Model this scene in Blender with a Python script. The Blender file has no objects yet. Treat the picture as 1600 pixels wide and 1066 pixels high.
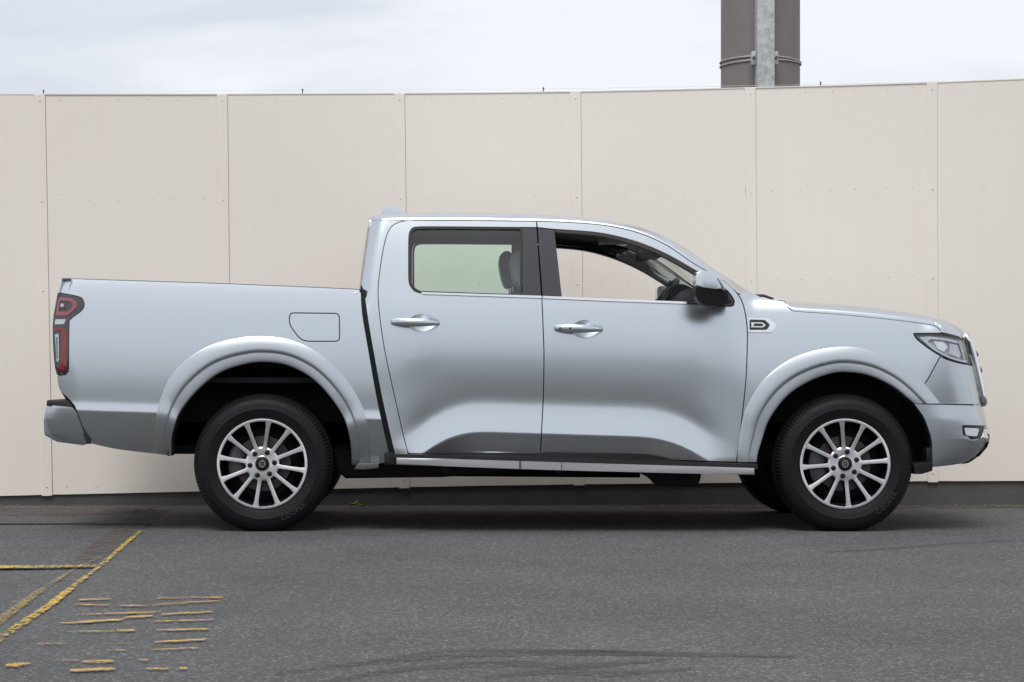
import bpy, bmesh, math, random
import numpy as np
from mathutils import Vector, Matrix
from mathutils.geometry import delaunay_2d_cdt
random.seed(4); np.random.seed(4)
R = math.radians
SC = bpy.context.scene

# ------------------------------------------------------------------ camera
X0, Y0, F, D0, H = 690.0, 577.0, 3382.0, 12.0, 0.905      # principal point (1600 px wide photo), focal length, distance to truck side, eye height
M = D0 / F                                               # metres per pixel on the truck's near side plane (world y = 0)
cam = bpy.data.cameras.new('camera')
cam.sensor_width = 36; cam.lens = F / 1600 * 36
cam.shift_x = (800 - X0) / 1600; cam.shift_y = (Y0 - 533) / 1600
cam.clip_end = 2000; cam.clip_start = 0.1
camo = bpy.data.objects.new('camera', cam); SC.collection.objects.link(camo)
camo.location = (0, -D0, H); camo.rotation_euler = (R(90), 0, 0)
SC.camera = camo

# ------------------------------------------------------------------ sky and sun
SUN_EL, SUN_AZ = 61, 195        # azimuth clockwise from +Y (north): behind the camera, a little to the left
wd = bpy.data.worlds.new('World'); SC.world = wd; wd.use_nodes = True
nt = wd.node_tree; nt.nodes.clear()
def N(t, typ, **kw):
    n = t.nodes.new(typ)
    for k, v in kw.items():
        if k in n.inputs: n.inputs[k].default_value = v
        else: setattr(n, k, v)
    return n
wo = N(nt, 'ShaderNodeOutputWorld')
sky = N(nt, 'ShaderNodeTexSky', sky_type='NISHITA', sun_disc=False)
sky.sun_elevation = R(SUN_EL); sky.sun_rotation = R(SUN_AZ); sky.air_density = 1.0; sky.dust_density = 2.0
bg1 = N(nt, 'ShaderNodeBackground', Strength=0.10)
nt.links.new(sky.outputs[0], bg1.inputs[0])
tc = N(nt, 'ShaderNodeTexCoord'); mp = N(nt, 'ShaderNodeMapping'); mp.inputs['Scale'].default_value = (1.0, 1.0, 3.2)
nt.links.new(tc.outputs['Generated'], mp.inputs[0])
nz = N(nt, 'ShaderNodeTexNoise', Scale=4.6, Detail=6.0, Roughness=0.52, Distortion=0.5); nt.links.new(mp.outputs[0], nz.inputs['Vector'])
cr = N(nt, 'ShaderNodeValToRGB')
cr.color_ramp.elements[0].position = 0.38; cr.color_ramp.elements[0].color = (0.73, 0.765, 0.835, 1)
cr.color_ramp.elements[1].position = 0.60; cr.color_ramp.elements[1].color = (0.93, 0.955, 1.0, 1)
nt.links.new(nz.outputs[0], cr.inputs[0])
bg2 = N(nt, 'ShaderNodeBackground', Strength=0.98); nt.links.new(cr.outputs[0], bg2.inputs[0])
mx = N(nt, 'ShaderNodeMixShader'); mx.inputs[0].default_value = 0.90
nt.links.new(bg1.outputs[0], mx.inputs[1]); nt.links.new(bg2.outputs[0], mx.inputs[2]); nt.links.new(mx.outputs[0], wo.inputs[0])
sl = bpy.data.lights.new('sun', 'SUN'); sl.energy = 2.1; sl.angle = R(30); sl.color = (1, 0.965, 0.92)
so = bpy.data.objects.new('sun', sl); SC.collection.objects.link(so)
sd = Vector((math.sin(R(SUN_AZ)) * math.cos(R(SUN_EL)), math.cos(R(SUN_AZ)) * math.cos(R(SUN_EL)), math.sin(R(SUN_EL))))
so.rotation_euler = sd.to_track_quat('Z', 'Y').to_euler()
vs = SC.view_settings
vs.view_transform = 'Standard'; vs.look = 'None'; vs.gamma = 1; vs.use_curve_mapping = False; vs.exposure = 0.08
SC.render.engine = 'CYCLES'
SC.cycles.transparent_max_bounces = 16

# ------------------------------------------------------------------ materials
def mat(name, col, rough=0.5, metal=0.0, coat=0.0, coat_rough=0.03, var=0.0, vscale=8.0, bump=0.0, bscale=60.0, spec=0.5, rvar=0.0):
    m = bpy.data.materials.new(name); m.use_nodes = True; t = m.node_tree
    p = t.nodes['Principled BSDF']
    p.inputs['Base Color'].default_value = (*col, 1); p.inputs['Roughness'].default_value = rough
    p.inputs['Metallic'].default_value = metal; p.inputs['Coat Weight'].default_value = coat
    p.inputs['Coat Roughness'].default_value = coat_rough; p.inputs['Specular IOR Level'].default_value = spec
    co = N(t, 'ShaderNodeTexCoord')
    n = N(t, 'ShaderNodeTexNoise', Scale=vscale, Detail=5.0, Roughness=0.6); t.links.new(co.outputs['Object'], n.inputs['Vector'])
    if var > 0:
        mr = N(t, 'ShaderNodeMapRange'); t.links.new(n.outputs[0], mr.inputs[0])
        mr.inputs[1].default_value = 0.25; mr.inputs[2].default_value = 0.75
        mr.inputs[3].default_value = 1 - var; mr.inputs[4].default_value = 1 + var
        mm = N(t, 'ShaderNodeVectorMath', operation='SCALE'); mm.inputs[0].default_value = col
        t.links.new(mr.outputs[0], mm.inputs['Scale']); t.links.new(mm.outputs[0], p.inputs['Base Color'])
    if rvar > 0:
        mr = N(t, 'ShaderNodeMapRange'); t.links.new(n.outputs[0], mr.inputs[0])
        mr.inputs[1].default_value = 0.25; mr.inputs[2].default_value = 0.75
        mr.inputs[3].default_value = max(0, rough - rvar); mr.inputs[4].default_value = rough + rvar
        t.links.new(mr.outputs[0], p.inputs['Roughness'])
    if bump > 0:
        b = N(t, 'ShaderNodeTexNoise', Scale=bscale, Detail=4.0); t.links.new(co.outputs['Object'], b.inputs['Vector'])
        bn = N(t, 'ShaderNodeBump', Strength=1.0, Distance=bump); t.links.new(b.outputs[0], bn.inputs['Height'])
        t.links.new(bn.outputs[0], p.inputs['Normal'])
    return m

def glass_mat(name, tint, gloss=0.08, dirt=0.0):
    m = bpy.data.materials.new(name); m.use_nodes = True; t = m.node_tree; t.nodes.clear()
    o = N(t, 'ShaderNodeOutputMaterial'); tr = N(t, 'ShaderNodeBsdfTransparent'); tr.inputs[0].default_value = (*tint, 1)
    gl = N(t, 'ShaderNodeBsdfGlossy', Roughness=0.02)
    co = N(t, 'ShaderNodeTexCoord'); n = N(t, 'ShaderNodeTexNoise', Scale=3.0); t.links.new(co.outputs['Object'], n.inputs['Vector'])
    fr = N(t, 'ShaderNodeFresnel', IOR=1.5); ge = N(t, 'ShaderNodeNewGeometry')
    io = N(t, 'ShaderNodeMapRange'); io.inputs[3].default_value = 1.5; io.inputs[4].default_value = 1 / 1.5
    t.links.new(ge.outputs['Backfacing'], io.inputs[0]); t.links.new(io.outputs[0], fr.inputs['IOR'])
    ad = N(t, 'ShaderNodeMath', operation='MULTIPLY_ADD'); ad.inputs[1].default_value = 0.03; ad.inputs[2].default_value = gloss - 0.05
    t.links.new(n.outputs[0], ad.inputs[0])
    a2 = N(t, 'ShaderNodeMath', operation='ADD'); t.links.new(fr.outputs[0], a2.inputs[0]); t.links.new(ad.outputs[0], a2.inputs[1])
    mx = N(t, 'ShaderNodeMixShader'); t.links.new(a2.outputs[0], mx.inputs[0]); t.links.new(tr.outputs[0], mx.inputs[1]); t.links.new(gl.outputs[0], mx.inputs[2])
    t.links.new(mx.outputs[0], o.inputs[0])
    return m

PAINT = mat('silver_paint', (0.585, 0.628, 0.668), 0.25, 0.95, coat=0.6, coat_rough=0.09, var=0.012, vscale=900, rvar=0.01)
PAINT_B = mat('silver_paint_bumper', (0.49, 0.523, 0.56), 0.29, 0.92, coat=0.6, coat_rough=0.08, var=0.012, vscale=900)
BLACKTRIM = mat('black_trim', (0.012, 0.012, 0.013), 0.45, var=0.1, vscale=40)
GLOSSBLACK = mat('pillar_black', (0.030, 0.030, 0.036), 0.28, coat=0.4, var=0.05)
RUBBER = mat('seal_rubber', (0.010, 0.010, 0.011), 0.55, var=0.1)
def turned(m):
    t = m.node_tree; p = t.nodes['Principled BSDF']; co = N(t, 'ShaderNodeTexCoord')
    sp_ = N(t, 'ShaderNodeSeparateXYZ'); t.links.new(co.outputs['Object'], sp_.inputs[0])
    ng = N(t, 'ShaderNodeMath', operation='MULTIPLY'); ng.inputs[1].default_value = -1; t.links.new(sp_.outputs[0], ng.inputs[0])
    cb = N(t, 'ShaderNodeCombineXYZ'); t.links.new(sp_.outputs[2], cb.inputs[0]); t.links.new(ng.outputs[0], cb.inputs[2])
    vt = N(t, 'ShaderNodeVectorTransform', vector_type='VECTOR', convert_from='OBJECT', convert_to='WORLD'); t.links.new(cb.outputs[0], vt.inputs[0])
    nm = N(t, 'ShaderNodeVectorMath', operation='NORMALIZE'); t.links.new(vt.outputs[0], nm.inputs[0])
    t.links.new(nm.outputs[0], p.inputs['Tangent']); p.inputs['Anisotropic'].default_value = 0.85
CHROME = mat('chrome', (0.80, 0.81, 0.83), 0.08, 1.0, var=0.02)
DARKCHROME = mat('dark_chrome', (0.30, 0.31, 0.33), 0.15, 1.0, var=0.03)
UNDER = mat('underbody_black', (0.008, 0.008, 0.009), 0.75, var=0.3, vscale=14, bump=0.002)
RAIL = mat('rail_cap_grey', (0.10, 0.105, 0.11), 0.5, var=0.1)
LAMPH = mat('lamp_housing', (0.40, 0.41, 0.43), 0.35, 0.35, var=0.25, vscale=40)
LINER = mat('arch_liner', (0.007, 0.007, 0.008), 0.9, var=0.3, vscale=20, bump=0.002)
TYRE = mat('tyre_rubber', (0.0065, 0.0065, 0.0075), 0.6, spec=0.24, var=0.25, vscale=9, bump=0.0012, bscale=90, rvar=0.1)
TEXTRUB = mat('tyre_letter', (0.030, 0.030, 0.032), 0.5, var=0.2)
MACHINED = mat('machined_alloy', (0.86, 0.86, 0.87), 0.31, 1.0, var=0.05, vscale=120)
turned(MACHINED)
POCKET = mat('wheel_pocket_black', (0.007, 0.0072, 0.009), 0.45, spec=0.25, var=0.1)
DISC = mat('brake_disc', (0.10, 0.086, 0.078), 0.5, 0.4, var=0.15, vscale=25)
CALIPER = mat('brake_caliper', (0.10, 0.103, 0.108), 0.4, 0.4, var=0.2, vscale=30)
GREYSTEP = mat('step_silver', (0.42, 0.42, 0.44), 0.38, 0.55, var=0.03, vscale=60)
GLASS_G = glass_mat('green_tinted_glass', (0.875, 1.0, 0.945), 0.09)
GLASS_W = glass_mat('windscreen_glass', (0.86, 0.93, 0.90), 0.06)
GLASS_D = glass_mat('dark_rear_glass', (0.75, 0.86, 0.82), 0.09)
LENS = glass_mat('lamp_cover', (0.92, 0.93, 0.95), 0.10)
REDLENS = mat('red_lens', (0.17, 0.008, 0.012), 0.12, coat=1.0, var=0.2, vscale=30)
PINKLENS = mat('red_light_guide', (0.26, 0.06, 0.07), 0.15, coat=1.0, var=0.1, vscale=60)
SMOKE = mat('smoked_lens', (0.035, 0.032, 0.036), 0.08, coat=1.0, var=0.2)
CLEARLENS = mat('clear_reflector', (0.55, 0.56, 0.58), 0.14, 0.9, var=0.15, vscale=90)
INT_DARK = mat('cabin_dark', (0.020, 0.021, 0.023), 0.7, var=0.1, bump=0.0005, bscale=300)
INT_HEAD = mat('headliner', (0.030, 0.031, 0.034), 0.9, var=0.05)
INT_GREY = mat('cabin_pillar_grey', (0.30, 0.305, 0.295), 0.7, var=0.06, bump=0.0004, bscale=300)
SEAT = mat('seat_leather', (0.30, 0.30, 0.295), 0.5, var=0.06, bump=0.001, bscale=80)

def wall_mat():
    m = mat('cream_wall_paint', (0.665, 0.610, 0.560), 0.62); t = m.node_tree; p = t.nodes['Principled BSDF']
    g = N(t, 'ShaderNodeNewGeometry')
    mp1 = N(t, 'ShaderNodeMapping'); mp1.inputs['Scale'].default_value = (0.55, 1.0, 0.45); t.links.new(g.outputs['Position'], mp1.inputs[0])
    n1 = N(t, 'ShaderNodeTexNoise', Scale=1.3, Detail=5.0, Roughness=0.6); t.links.new(mp1.outputs[0], n1.inputs['Vector'])
    mp2 = N(t, 'ShaderNodeMapping'); mp2.inputs['Scale'].default_value = (14, 1, 0.7); t.links.new(g.outputs['Position'], mp2.inputs[0])
    n2 = N(t, 'ShaderNodeTexNoise', Scale=1.0, Detail=4.0, Roughness=0.7); t.links.new(mp2.outputs[0], n2.inputs['Vector'])
    c1 = N(t, 'ShaderNodeValToRGB'); c1.color_ramp.elements[0].position = 0.3; c1.color_ramp.elements[1].position = 0.7
    c1.color_ramp.elements[0].color = (0.805, 0.742, 0.677, 1); c1.color_ramp.elements[1].color = (0.818, 0.765, 0.697, 1)
    t.links.new(n1.outputs[0], c1.inputs[0])
    c2 = N(t, 'ShaderNodeValToRGB'); c2.color_ramp.elements[0].position = 0.30; c2.color_ramp.elements[1].position = 0.52
    c2.color_ramp.elements[0].color = (0.992, 0.989, 0.985, 1); c2.color_ramp.elements[1].color = (1, 1, 1, 1)
    t.links.new(n2.outputs[0], c2.inputs[0])
    mm = N(t, 'ShaderNodeMix', data_type='RGBA', blend_type='MULTIPLY'); mm.inputs[0].default_value = 1
    t.links.new(c1.outputs[0], mm.inputs[6]); t.links.new(c2.outputs[0], mm.inputs[7])
    # dirt splash near the ground
    t.links.new(mm.outputs[2], p.inputs['Base Color'])
    b = N(t, 'ShaderNodeTexNoise', Scale=3.0, Detail=3.0); t.links.new(g.outputs['Position'], b.inputs['Vector'])
    b2 = N(t, 'ShaderNodeTexNoise', Scale=160.0, Detail=2.0); t.links.new(g.outputs['Position'], b2.inputs['Vector'])
    sm = N(t, 'ShaderNodeMath', operation='MULTIPLY_ADD'); sm.inputs[1].default_value = 0.03; t.links.new(b2.outputs[0], sm.inputs[0]); t.links.new(b.outputs[0], sm.inputs[2])
    bn = N(t, 'ShaderNodeBump', Strength=0.5, Distance=0.004); t.links.new(sm.outputs[0], bn.inputs['Height']); t.links.new(bn.outputs[0], p.inputs['Normal'])
    return m
WALL = wall_mat()
PLINTH = mat('dark_plinth', (0.078, 0.077, 0.077), 0.7, var=0.18, vscale=5, bump=0.002, bscale=40)
RUST = mat('rust_stain', (0.22, 0.10, 0.05), 0.8, var=0.3, vscale=60)
SCREW = mat('painted_screw', (0.66, 0.60, 0.54), 0.5, var=0.25, vscale=3)

def asphalt_mat():
    m = mat('asphalt', (0.1, 0.1, 0.1), 0.85); t = m.node_tree; p = t.nodes['Principled BSDF']
    g = N(t, 'ShaderNodeNewGeometry')
    v = N(t, 'ShaderNodeTexVoronoi', Scale=115.0); t.links.new(g.outputs['Position'], v.inputs['Vector'])
    n1 = N(t, 'ShaderNodeTexNoise', Scale=230.0, Detail=2.0); t.links.new(g.outputs['Position'], n1.inputs['Vector'])
    n2 = N(t, 'ShaderNodeTexNoise', Scale=0.8, Detail=6.0, Roughness=0.62); t.links.new(g.outputs['Position'], n2.inputs['Vector'])
    sep = N(t, 'ShaderNodeSeparateColor'); t.links.new(v.outputs['Color'], sep.inputs[0])
    c1 = N(t, 'ShaderNodeValToRGB'); e = c1.color_ramp.elements
    e[0].position = 0.0; e[0].color = (0.068, 0.068, 0.070, 1); e[1].position = 1.0; e[1].color = (0.235, 0.235, 0.235, 1)
    k = e.new(0.55); k.color = (0.092, 0.092, 0.094, 1); k = e.new(0.88); k.color = (0.128, 0.128, 0.128, 1)
    t.links.new(sep.outputs[0], c1.inputs[0])
    c2 = N(t, 'ShaderNodeValToRGB'); c2.color_ramp.elements[0].position = 0.33; c2.color_ramp.elements[1].position = 0.68
    c2.color_ramp.elements[0].color = (0.74, 0.742, 0.748, 1); c2.color_ramp.elements[1].color = (1.0, 1.0, 1.0, 1)
    t.links.new(n2.outputs[0], c2.inputs[0])
    c3 = N(t, 'ShaderNodeValToRGB'); c3.color_ramp.elements[0].position = 0.35; c3.color_ramp.elements[1].position = 0.7
    c3.color_ramp.elements[0].color = (0.72, 0.72, 0.72, 1); c3.color_ramp.elements[1].color = (1.35, 1.35, 1.35, 1)
    t.links.new(n1.outputs[0], c3.inputs[0])
    a = N(t, 'ShaderNodeMix', data_type='RGBA', blend_type='MULTIPLY'); a.inputs[0].default_value = 1
    t.links.new(c1.outputs[0], a.inputs[6]); t.links.new(c2.outputs[0], a.inputs[7])
    b = N(t, 'ShaderNodeMix', data_type='RGBA', blend_type='MULTIPLY'); b.inputs[0].default_value = 1
    t.links.new(a.outputs[2], b.inputs[6]); t.links.new(c3.outputs[0], b.inputs[7])
    t.links.new(b.outputs[2], p.inputs['Base Color'])
    bn = N(t, 'ShaderNodeBump', Strength=0.7, Distance=0.003); t.links.new(v.outputs['Distance'], bn.inputs['Height']); t.links.new(bn.outputs[0], p.inputs['Normal'])
    p.inputs['Specular IOR Level'].default_value = 0.3
    return m
ASPHALT = asphalt_mat()

def worn_mat(name, col, lo, hi, scale=(60, 60, 1), rough=0.7, big=1.2, col2=None):
    """thin coat on the asphalt, worn through where the noise is low"""
    m = mat(name, col, rough, var=0.12, vscale=30); t = m.node_tree; p = t.nodes['Principled BSDF']; o = t.nodes['Material Output']
    g = N(t, 'ShaderNodeNewGeometry'); mp_ = N(t, 'ShaderNodeMapping'); mp_.inputs['Scale'].default_value = scale
    t.links.new(g.outputs['Position'], mp_.inputs[0])
    n = N(t, 'ShaderNodeTexNoise', Scale=1.0, Detail=5.0, Roughness=0.7); t.links.new(mp_.outputs[0], n.inputs['Vector'])
    n2 = N(t, 'ShaderNodeTexNoise', Scale=big, Detail=2.0); t.links.new(g.outputs['Position'], n2.inputs['Vector'])
    at = N(t, 'ShaderNodeAttribute', attribute_name='edge')
    s = N(t, 'ShaderNodeMath', operation='MULTIPLY_ADD'); s.inputs[1].default_value = 0.5; t.links.new(n2.outputs[0], s.inputs[0]); t.links.new(n.outputs[0], s.inputs[2])
    s2 = N(t, 'ShaderNodeMath', operation='MULTIPLY_ADD'); s2.inputs[1].default_value = 0.35; t.links.new(at.outputs['Fac'], s2.inputs[0]); t.links.new(s.outputs[0], s2.inputs[2])
    mr = N(t, 'ShaderNodeMapRange'); mr.inputs[1].default_value = lo; mr.inputs[2].default_value = hi; t.links.new(s2.outputs[0], mr.inputs[0])
    tr = N(t, 'ShaderNodeBsdfTransparent'); mx = N(t, 'ShaderNodeMixShader')
    t.links.new(mr.outputs[0], mx.inputs[0]); t.links.new(tr.outputs[0], mx.inputs[1]); t.links.new(p.outputs[0], mx.inputs[2]); t.links.new(mx.outputs[0], o.inputs[0])
    return m
YELLOW = worn_mat('worn_yellow_paint', (0.50, 0.345, 0.055), 1.01, 1.15, (46, 17, 1))
YELLOW_F = worn_mat('faded_yellow_paint', (0.36, 0.26, 0.075), 1.05, 1.22, (70, 50, 1))
ORANGE = worn_mat('worn_orange_paint', (0.56, 0.345, 0.085), 0.96, 1.10, (13, 75, 1))
ORANGE_F = worn_mat('faded_orange_paint', (0.54, 0.33, 0.08), 0.97, 1.10, (30, 80, 1))
SKID = worn_mat('rubber_skid', (0.045, 0.045, 0.046), 0.95, 1.6, (2.5, 25, 1), big=0.8)
DIRT = worn_mat('brown_dirt', (0.105, 0.088, 0.074), 0.95, 1.35, (14, 9, 1), rough=0.95, big=2)
SEAM = worn_mat('patch_seam', (0.028, 0.027, 0.026), 0.62, 0.85, (30, 30, 1), rough=0.9)
CONC = mat('gutter_strip', (0.115, 0.108, 0.100), 0.9, var=0.4, vscale=9, bump=0.004, bscale=60)
MOSS = worn_mat('gutter_moss', (0.09, 0.086, 0.062), 0.95, 1.2, (25, 12, 1), rough=0.95)
POLE = mat('brown_column_paint', (0.20, 0.176, 0.172), 0.6, var=0.10, vscale=3, bump=0.001)
def galv():
    m = mat('galvanised_steel', (0.4, 0.42, 0.42), 0.5, 0.25); t = m.node_tree; p = t.nodes['Principled BSDF']
    co = N(t, 'ShaderNodeTexCoord'); v = N(t, 'ShaderNodeTexNoise', Scale=26.0, Detail=6.0, Roughness=0.7); t.links.new(co.outputs['Object'], v.inputs['Vector'])
    c = N(t, 'ShaderNodeValToRGB'); c.color_ramp.elements[0].position = .35; c.color_ramp.elements[1].position = .62
    c.color_ramp.elements[0].color = (0.33, 0.36, 0.36, 1); c.color_ramp.elements[1].color = (0.56, 0.58, 0.58, 1)
    t.links.new(v.outputs[0], c.inputs[0]); t.links.new(c.outputs[0], p.inputs['Base Color'])
    return m
GALV = galv()
STRAP = mat('strap_steel', (0.42, 0.36, 0.34), 0.45, 0.4, var=0.15, vscale=12)
LEAF = mat('yellow_leaf', (0.50, 0.44, 0.06), 0.6, var=0.3, vscale=40)
PIN = mat('rod_steel', (0.10, 0.10, 0.11), 0.5, 0.5, var=0.1)
WIRE = mat('wire_steel', (0.45, 0.46, 0.48), 0.4, 0.6, var=0.1)

# ------------------------------------------------------------------ object helpers
def link(o): SC.collection.objects.link(o); return o
def tag(o, label=None, cat=None, group=None, kind=None):
    if label: o['label'] = label
    if cat: o['category'] = cat
    if group: o['group'] = group
    if kind: o['kind'] = kind
    return o
def empty(name, loc):
    o = bpy.data.objects.new(name, None); o.location = loc; o.empty_display_size = 0.2; return link(o)
def wloc(o):
    v = Vector((0, 0, 0))
    while o is not None: v += o.location; o = o.parent
    return v
def mesh_obj(name, verts, faces, mats, parent=None, normals=None, fm=None, smooth=True, angle=None, loc=None):
    """verts in world coordinates; loc = where the object's origin goes (default: parent's origin)"""
    off = wloc(parent) if parent else Vector((0, 0, 0))
    org = Vector(loc) if loc is not None else off
    me = bpy.data.meshes.new(name)
    me.from_pydata([(v[0] - org.x, v[1] - org.y, v[2] - org.z) for v in verts], [], faces)
    for m_ in (mats if isinstance(mats, (list, tuple)) else [mats]): me.materials.append(m_)
    if fm is not None: me.polygons.foreach_set('material_index', fm)
    me.polygons.foreach_set('use_smooth', [smooth] * len(me.polygons))
    me.update()
    if normals is not None: me.normals_split_custom_set_from_vertices([tuple(n) for n in normals])
    elif angle is not None and smooth: me.set_sharp_from_angle(angle=R(angle))
    o = bpy.data.objects.new(name, me)
    if parent: o.parent = parent
    o.location = org - off
    return link(o)
def bm_obj(name, bm, mats, parent=None, smooth=True, angle=35, loc=None):
    bmesh.ops.recalc_face_normals(bm, faces=bm.faces)
    bm.verts.ensure_lookup_table()
    vs_ = [tuple(v.co) for v in bm.verts]; bm.verts.index_update()
    fs = [[v.index for v in f.verts] for f in bm.faces]; fm = [f.material_index for f in bm.faces]
    bm.free()
    return mesh_obj(name, vs_, fs, mats, parent, fm=fm, smooth=smooth, angle=angle, loc=loc)

def P(u, v, g):                       # the point seen at photo pixel (u, v) at depth g behind the truck's near side
    k = (D0 + g) / F
    return Vector(((u - X0) * k, g, H - (v - Y0) * k))
def GP(u, v, z=0.0):                  # ground point at photo pixel
    d = F * (H - z) / (v - Y0)
    return Vector(((u - X0) * d / F, d - D0, z))
def spl(pts, n=6):                    # Catmull-Rom through the points
    out = []; L = len(pts)
    for i in range(L - 1):
        p0 = np.array(pts[max(i - 1, 0)], float); p1 = np.array(pts[i], float); p2 = np.array(pts[i + 1], float); p3 = np.array(pts[min(i + 2, L - 1)], float)
        for k in range(n):
            t = k / n
            out.append(tuple(0.5 * ((2 * p1) + (p2 - p0) * t + (2 * p0 - 5 * p1 + 4 * p2 - p3) * t * t + (3 * p1 - p0 - 3 * p2 + p3) * t ** 3)))
    out.append(tuple(pts[-1])); return out
def rnd(pts, r=3.0, n=4):             # round the corners of a closed polygon
    out = []; L = len(pts)
    for i in range(L):
        a = np.array(pts[i - 1], float); b = np.array(pts[i], float); c = np.array(pts[(i + 1) % L], float)
        ra = min(r, np.linalg.norm(a - b) * .45); rc = min(r, np.linalg.norm(c - b) * .45)
        p = b + (a - b) / max(np.linalg.norm(a - b), 1e-6) * ra; q = b + (c - b) / max(np.linalg.norm(c - b), 1e-6) * rc
        for k in range(n + 1):
            t = k / n; out.append(tuple((1 - t) ** 2 * p + 2 * t * (1 - t) * b + t * t * q))
    return out
def area(p): return 0.5 * sum(p[i][0] * p[(i + 1) % len(p)][1] - p[(i + 1) % len(p)][0] * p[i][1] for i in range(len(p)))
def dedupe(p, eps=0.25):
    out = []
    for q in p:
        if not out or math.hypot(q[0] - out[-1][0], q[1] - out[-1][1]) > eps: out.append((float(q[0]), float(q[1])))
    while len(out) > 2 and math.hypot(out[0][0] - out[-1][0], out[0][1] - out[-1][1]) <= eps: out.pop()
    return out
def inset(poly, d):
    poly = dedupe(poly); s = 1 if area(poly) > 0 else -1; L = len(poly); out = []
    for i in range(L):
        a, b, c = (np.array(poly[i - 1]), np.array(poly[i]), np.array(poly[(i + 1) % L]))
        e1 = (b - a) / np.linalg.norm(b - a); e2 = (c - b) / np.linalg.norm(c - b)
        n1 = np.array([-e1[1], e1[0]]) * s; n2 = np.array([-e2[1], e2[0]]) * s
        n = n1 + n2; ln = np.linalg.norm(n)
        n = n1 if ln < .3 else n / ln
        out.append(tuple(b + n * d / max(0.5, float(n @ n1))))
    return out
def inside(poly, x, y):
    px = np.array([p[0] for p in poly]); py = np.array([p[1] for p in poly]); r = np.zeros(x.shape, bool)
    j = len(poly) - 1
    for i in range(len(poly)):
        c = (py[i] > y) != (py[j] > y)
        with np.errstate(divide='ignore', invalid='ignore'):
            r ^= c & (x < (px[j] - px[i]) * (y - py[i]) / (py[j] - py[i] + 1e-12) + px[i])
        j = i
    return r
def edge_dist(poly, x, y):
    d = np.full(x.shape, 1e9); L = len(poly)
    for i in range(L):
        a = poly[i]; b = poly[(i + 1) % L]; dx, dy = b[0] - a[0], b[1] - a[1]; l2 = dx * dx + dy * dy + 1e-12
        t = np.clip(((x - a[0]) * dx + (y - a[1]) * dy) / l2, 0, 1)
        d = np.minimum(d, np.hypot(x - a[0] - t * dx, y - a[1] - t * dy))
    return d
def interp(tab, x):
    return np.interp(x, [t[0] for t in tab], [t[1] for t in tab])
def sstep(a, b, x):
    t = np.clip((x - a) / (b - a), 0, 1); return t * t * (3 - 2 * t)

# ------------------------------------------------------------------ the truck's side surface: depth g over side coordinates (U, V) in near-plane pixels
YC = 0.95
def integ(tab, anchor_w, anchor_g):
    w = np.arange(300, 760, 0.25)
    th = np.interp(w, [t[0] for t in tab], [t[1] for t in tab])
    k = np.exp(-0.5 * (np.arange(-20, 21) / 5.5) ** 2); k /= k.sum()
    th = np.convolve(np.pad(th, 20, 'edge'), k, 'valid')
    g = np.cumsum(-np.tan(np.radians(th)) * 0.25 * M); g += anchor_g - np.interp(anchor_w, w, g)
    return w, g
DOOR = integ([(300, 28), (346, 16.5), (400, 14.5), (455, 13.5), (466, 13.5), (490, 11), (515, 7.8), (545, 4.6), (575, 1.2), (600, -2.0), (618, -3.5), (626, -1), (638, 8),
              (655, 11), (676, 11), (679, 11), (680, -33), (700, -33), (760, -33)], 600, 0.036)
DEND = integ([(300, 28), (346, 16.5), (400, 14.5), (455, 13.5), (466, 13.5), (490, 11), (520, 7.5), (560, 4.5), (600, 2.5), (640, 3.0), (680, 4.5), (706, 3), (714, -10), (760, -40)], 600, 0.036)
BED = integ([(300, 25), (440, 22), (458, 16), (475, 13), (520, 9), (570, 5.5), (610, 3), (640, 0.5), (648, 2), (655, 11), (663, 12), (664.2, -13), (690, -18), (725, -26), (760, -28)], 600, 0.034)
FEN = integ([(300, 60), (450, 50), (462, 30), (478, 16.5), (505, 11.5), (540, 7.5), (580, 4.5), (640, 1), (700, -2), (760, -4)], 600, 0.034)
NOSE = integ([(300, 60), (455, 40), (480, 12), (520, 5), (540, 1), (608, -2), (612, -2), (615, 10), (632, 8), (640, 1), (670, -4), (700, -10), (760, -14)], 600, 0.034)
SE_N, SE_A, SE_B = 3.2, 0.42, 0.92
def plan_g(e):            # depth behind the side at distance e behind the nose
    q = np.clip(1 - np.clip(e, 0, SE_A) / SE_A, 0, 1)
    return SE_B * (1 - np.clip(1 - q ** SE_N, 0, 1) ** (1 / SE_N))
def plan_e(g):
    q = np.clip(1 - np.clip(g, 0, SE_B) / SE_B, 0, 1)
    return SE_A * (1 - np.clip(1 - q ** SE_N, 0, 1) ** (1 / SE_N))
NOSE_SIL = [(505, 1494), (516, 1504), (530, 1512), (550, 1518), (566, 1522), (600, 1530), (629, 1536), (640, 1538), (653, 1542), (672, 1545), (684, 1548), (698, 1543), (713, 1531), (724, 1514), (732, 1490)]
gg = np.linspace(0, 0.92, 200)
def solve_xf(us):
    lo, hi = 3.0 * 0 + 2.0, 4.0
    for _ in range(40):
        mid = (lo + hi) / 2
        uu = X0 + (mid - plan_e(gg)) * F / (D0 + gg)
        if uu.max() > us: hi = mid
        else: lo = mid
    i = int(np.argmax(X0 + (lo - plan_e(gg)) * F / (D0 + gg)))
    return lo, gg[i]
XF_TAB = []
for v_, u_ in NOSE_SIL:
    xf, gs = solve_xf(u_); XF_TAB.append((Y0 + (v_ - Y0) * (1 + gs / D0), X0 + xf / M))
def XfU(V): return interp(XF_TAB, V)
def drop(U):
    return sum(drop_raw(U + d_) for d_ in np.linspace(-24, 24, 9)) / 9 - 0.4
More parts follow.
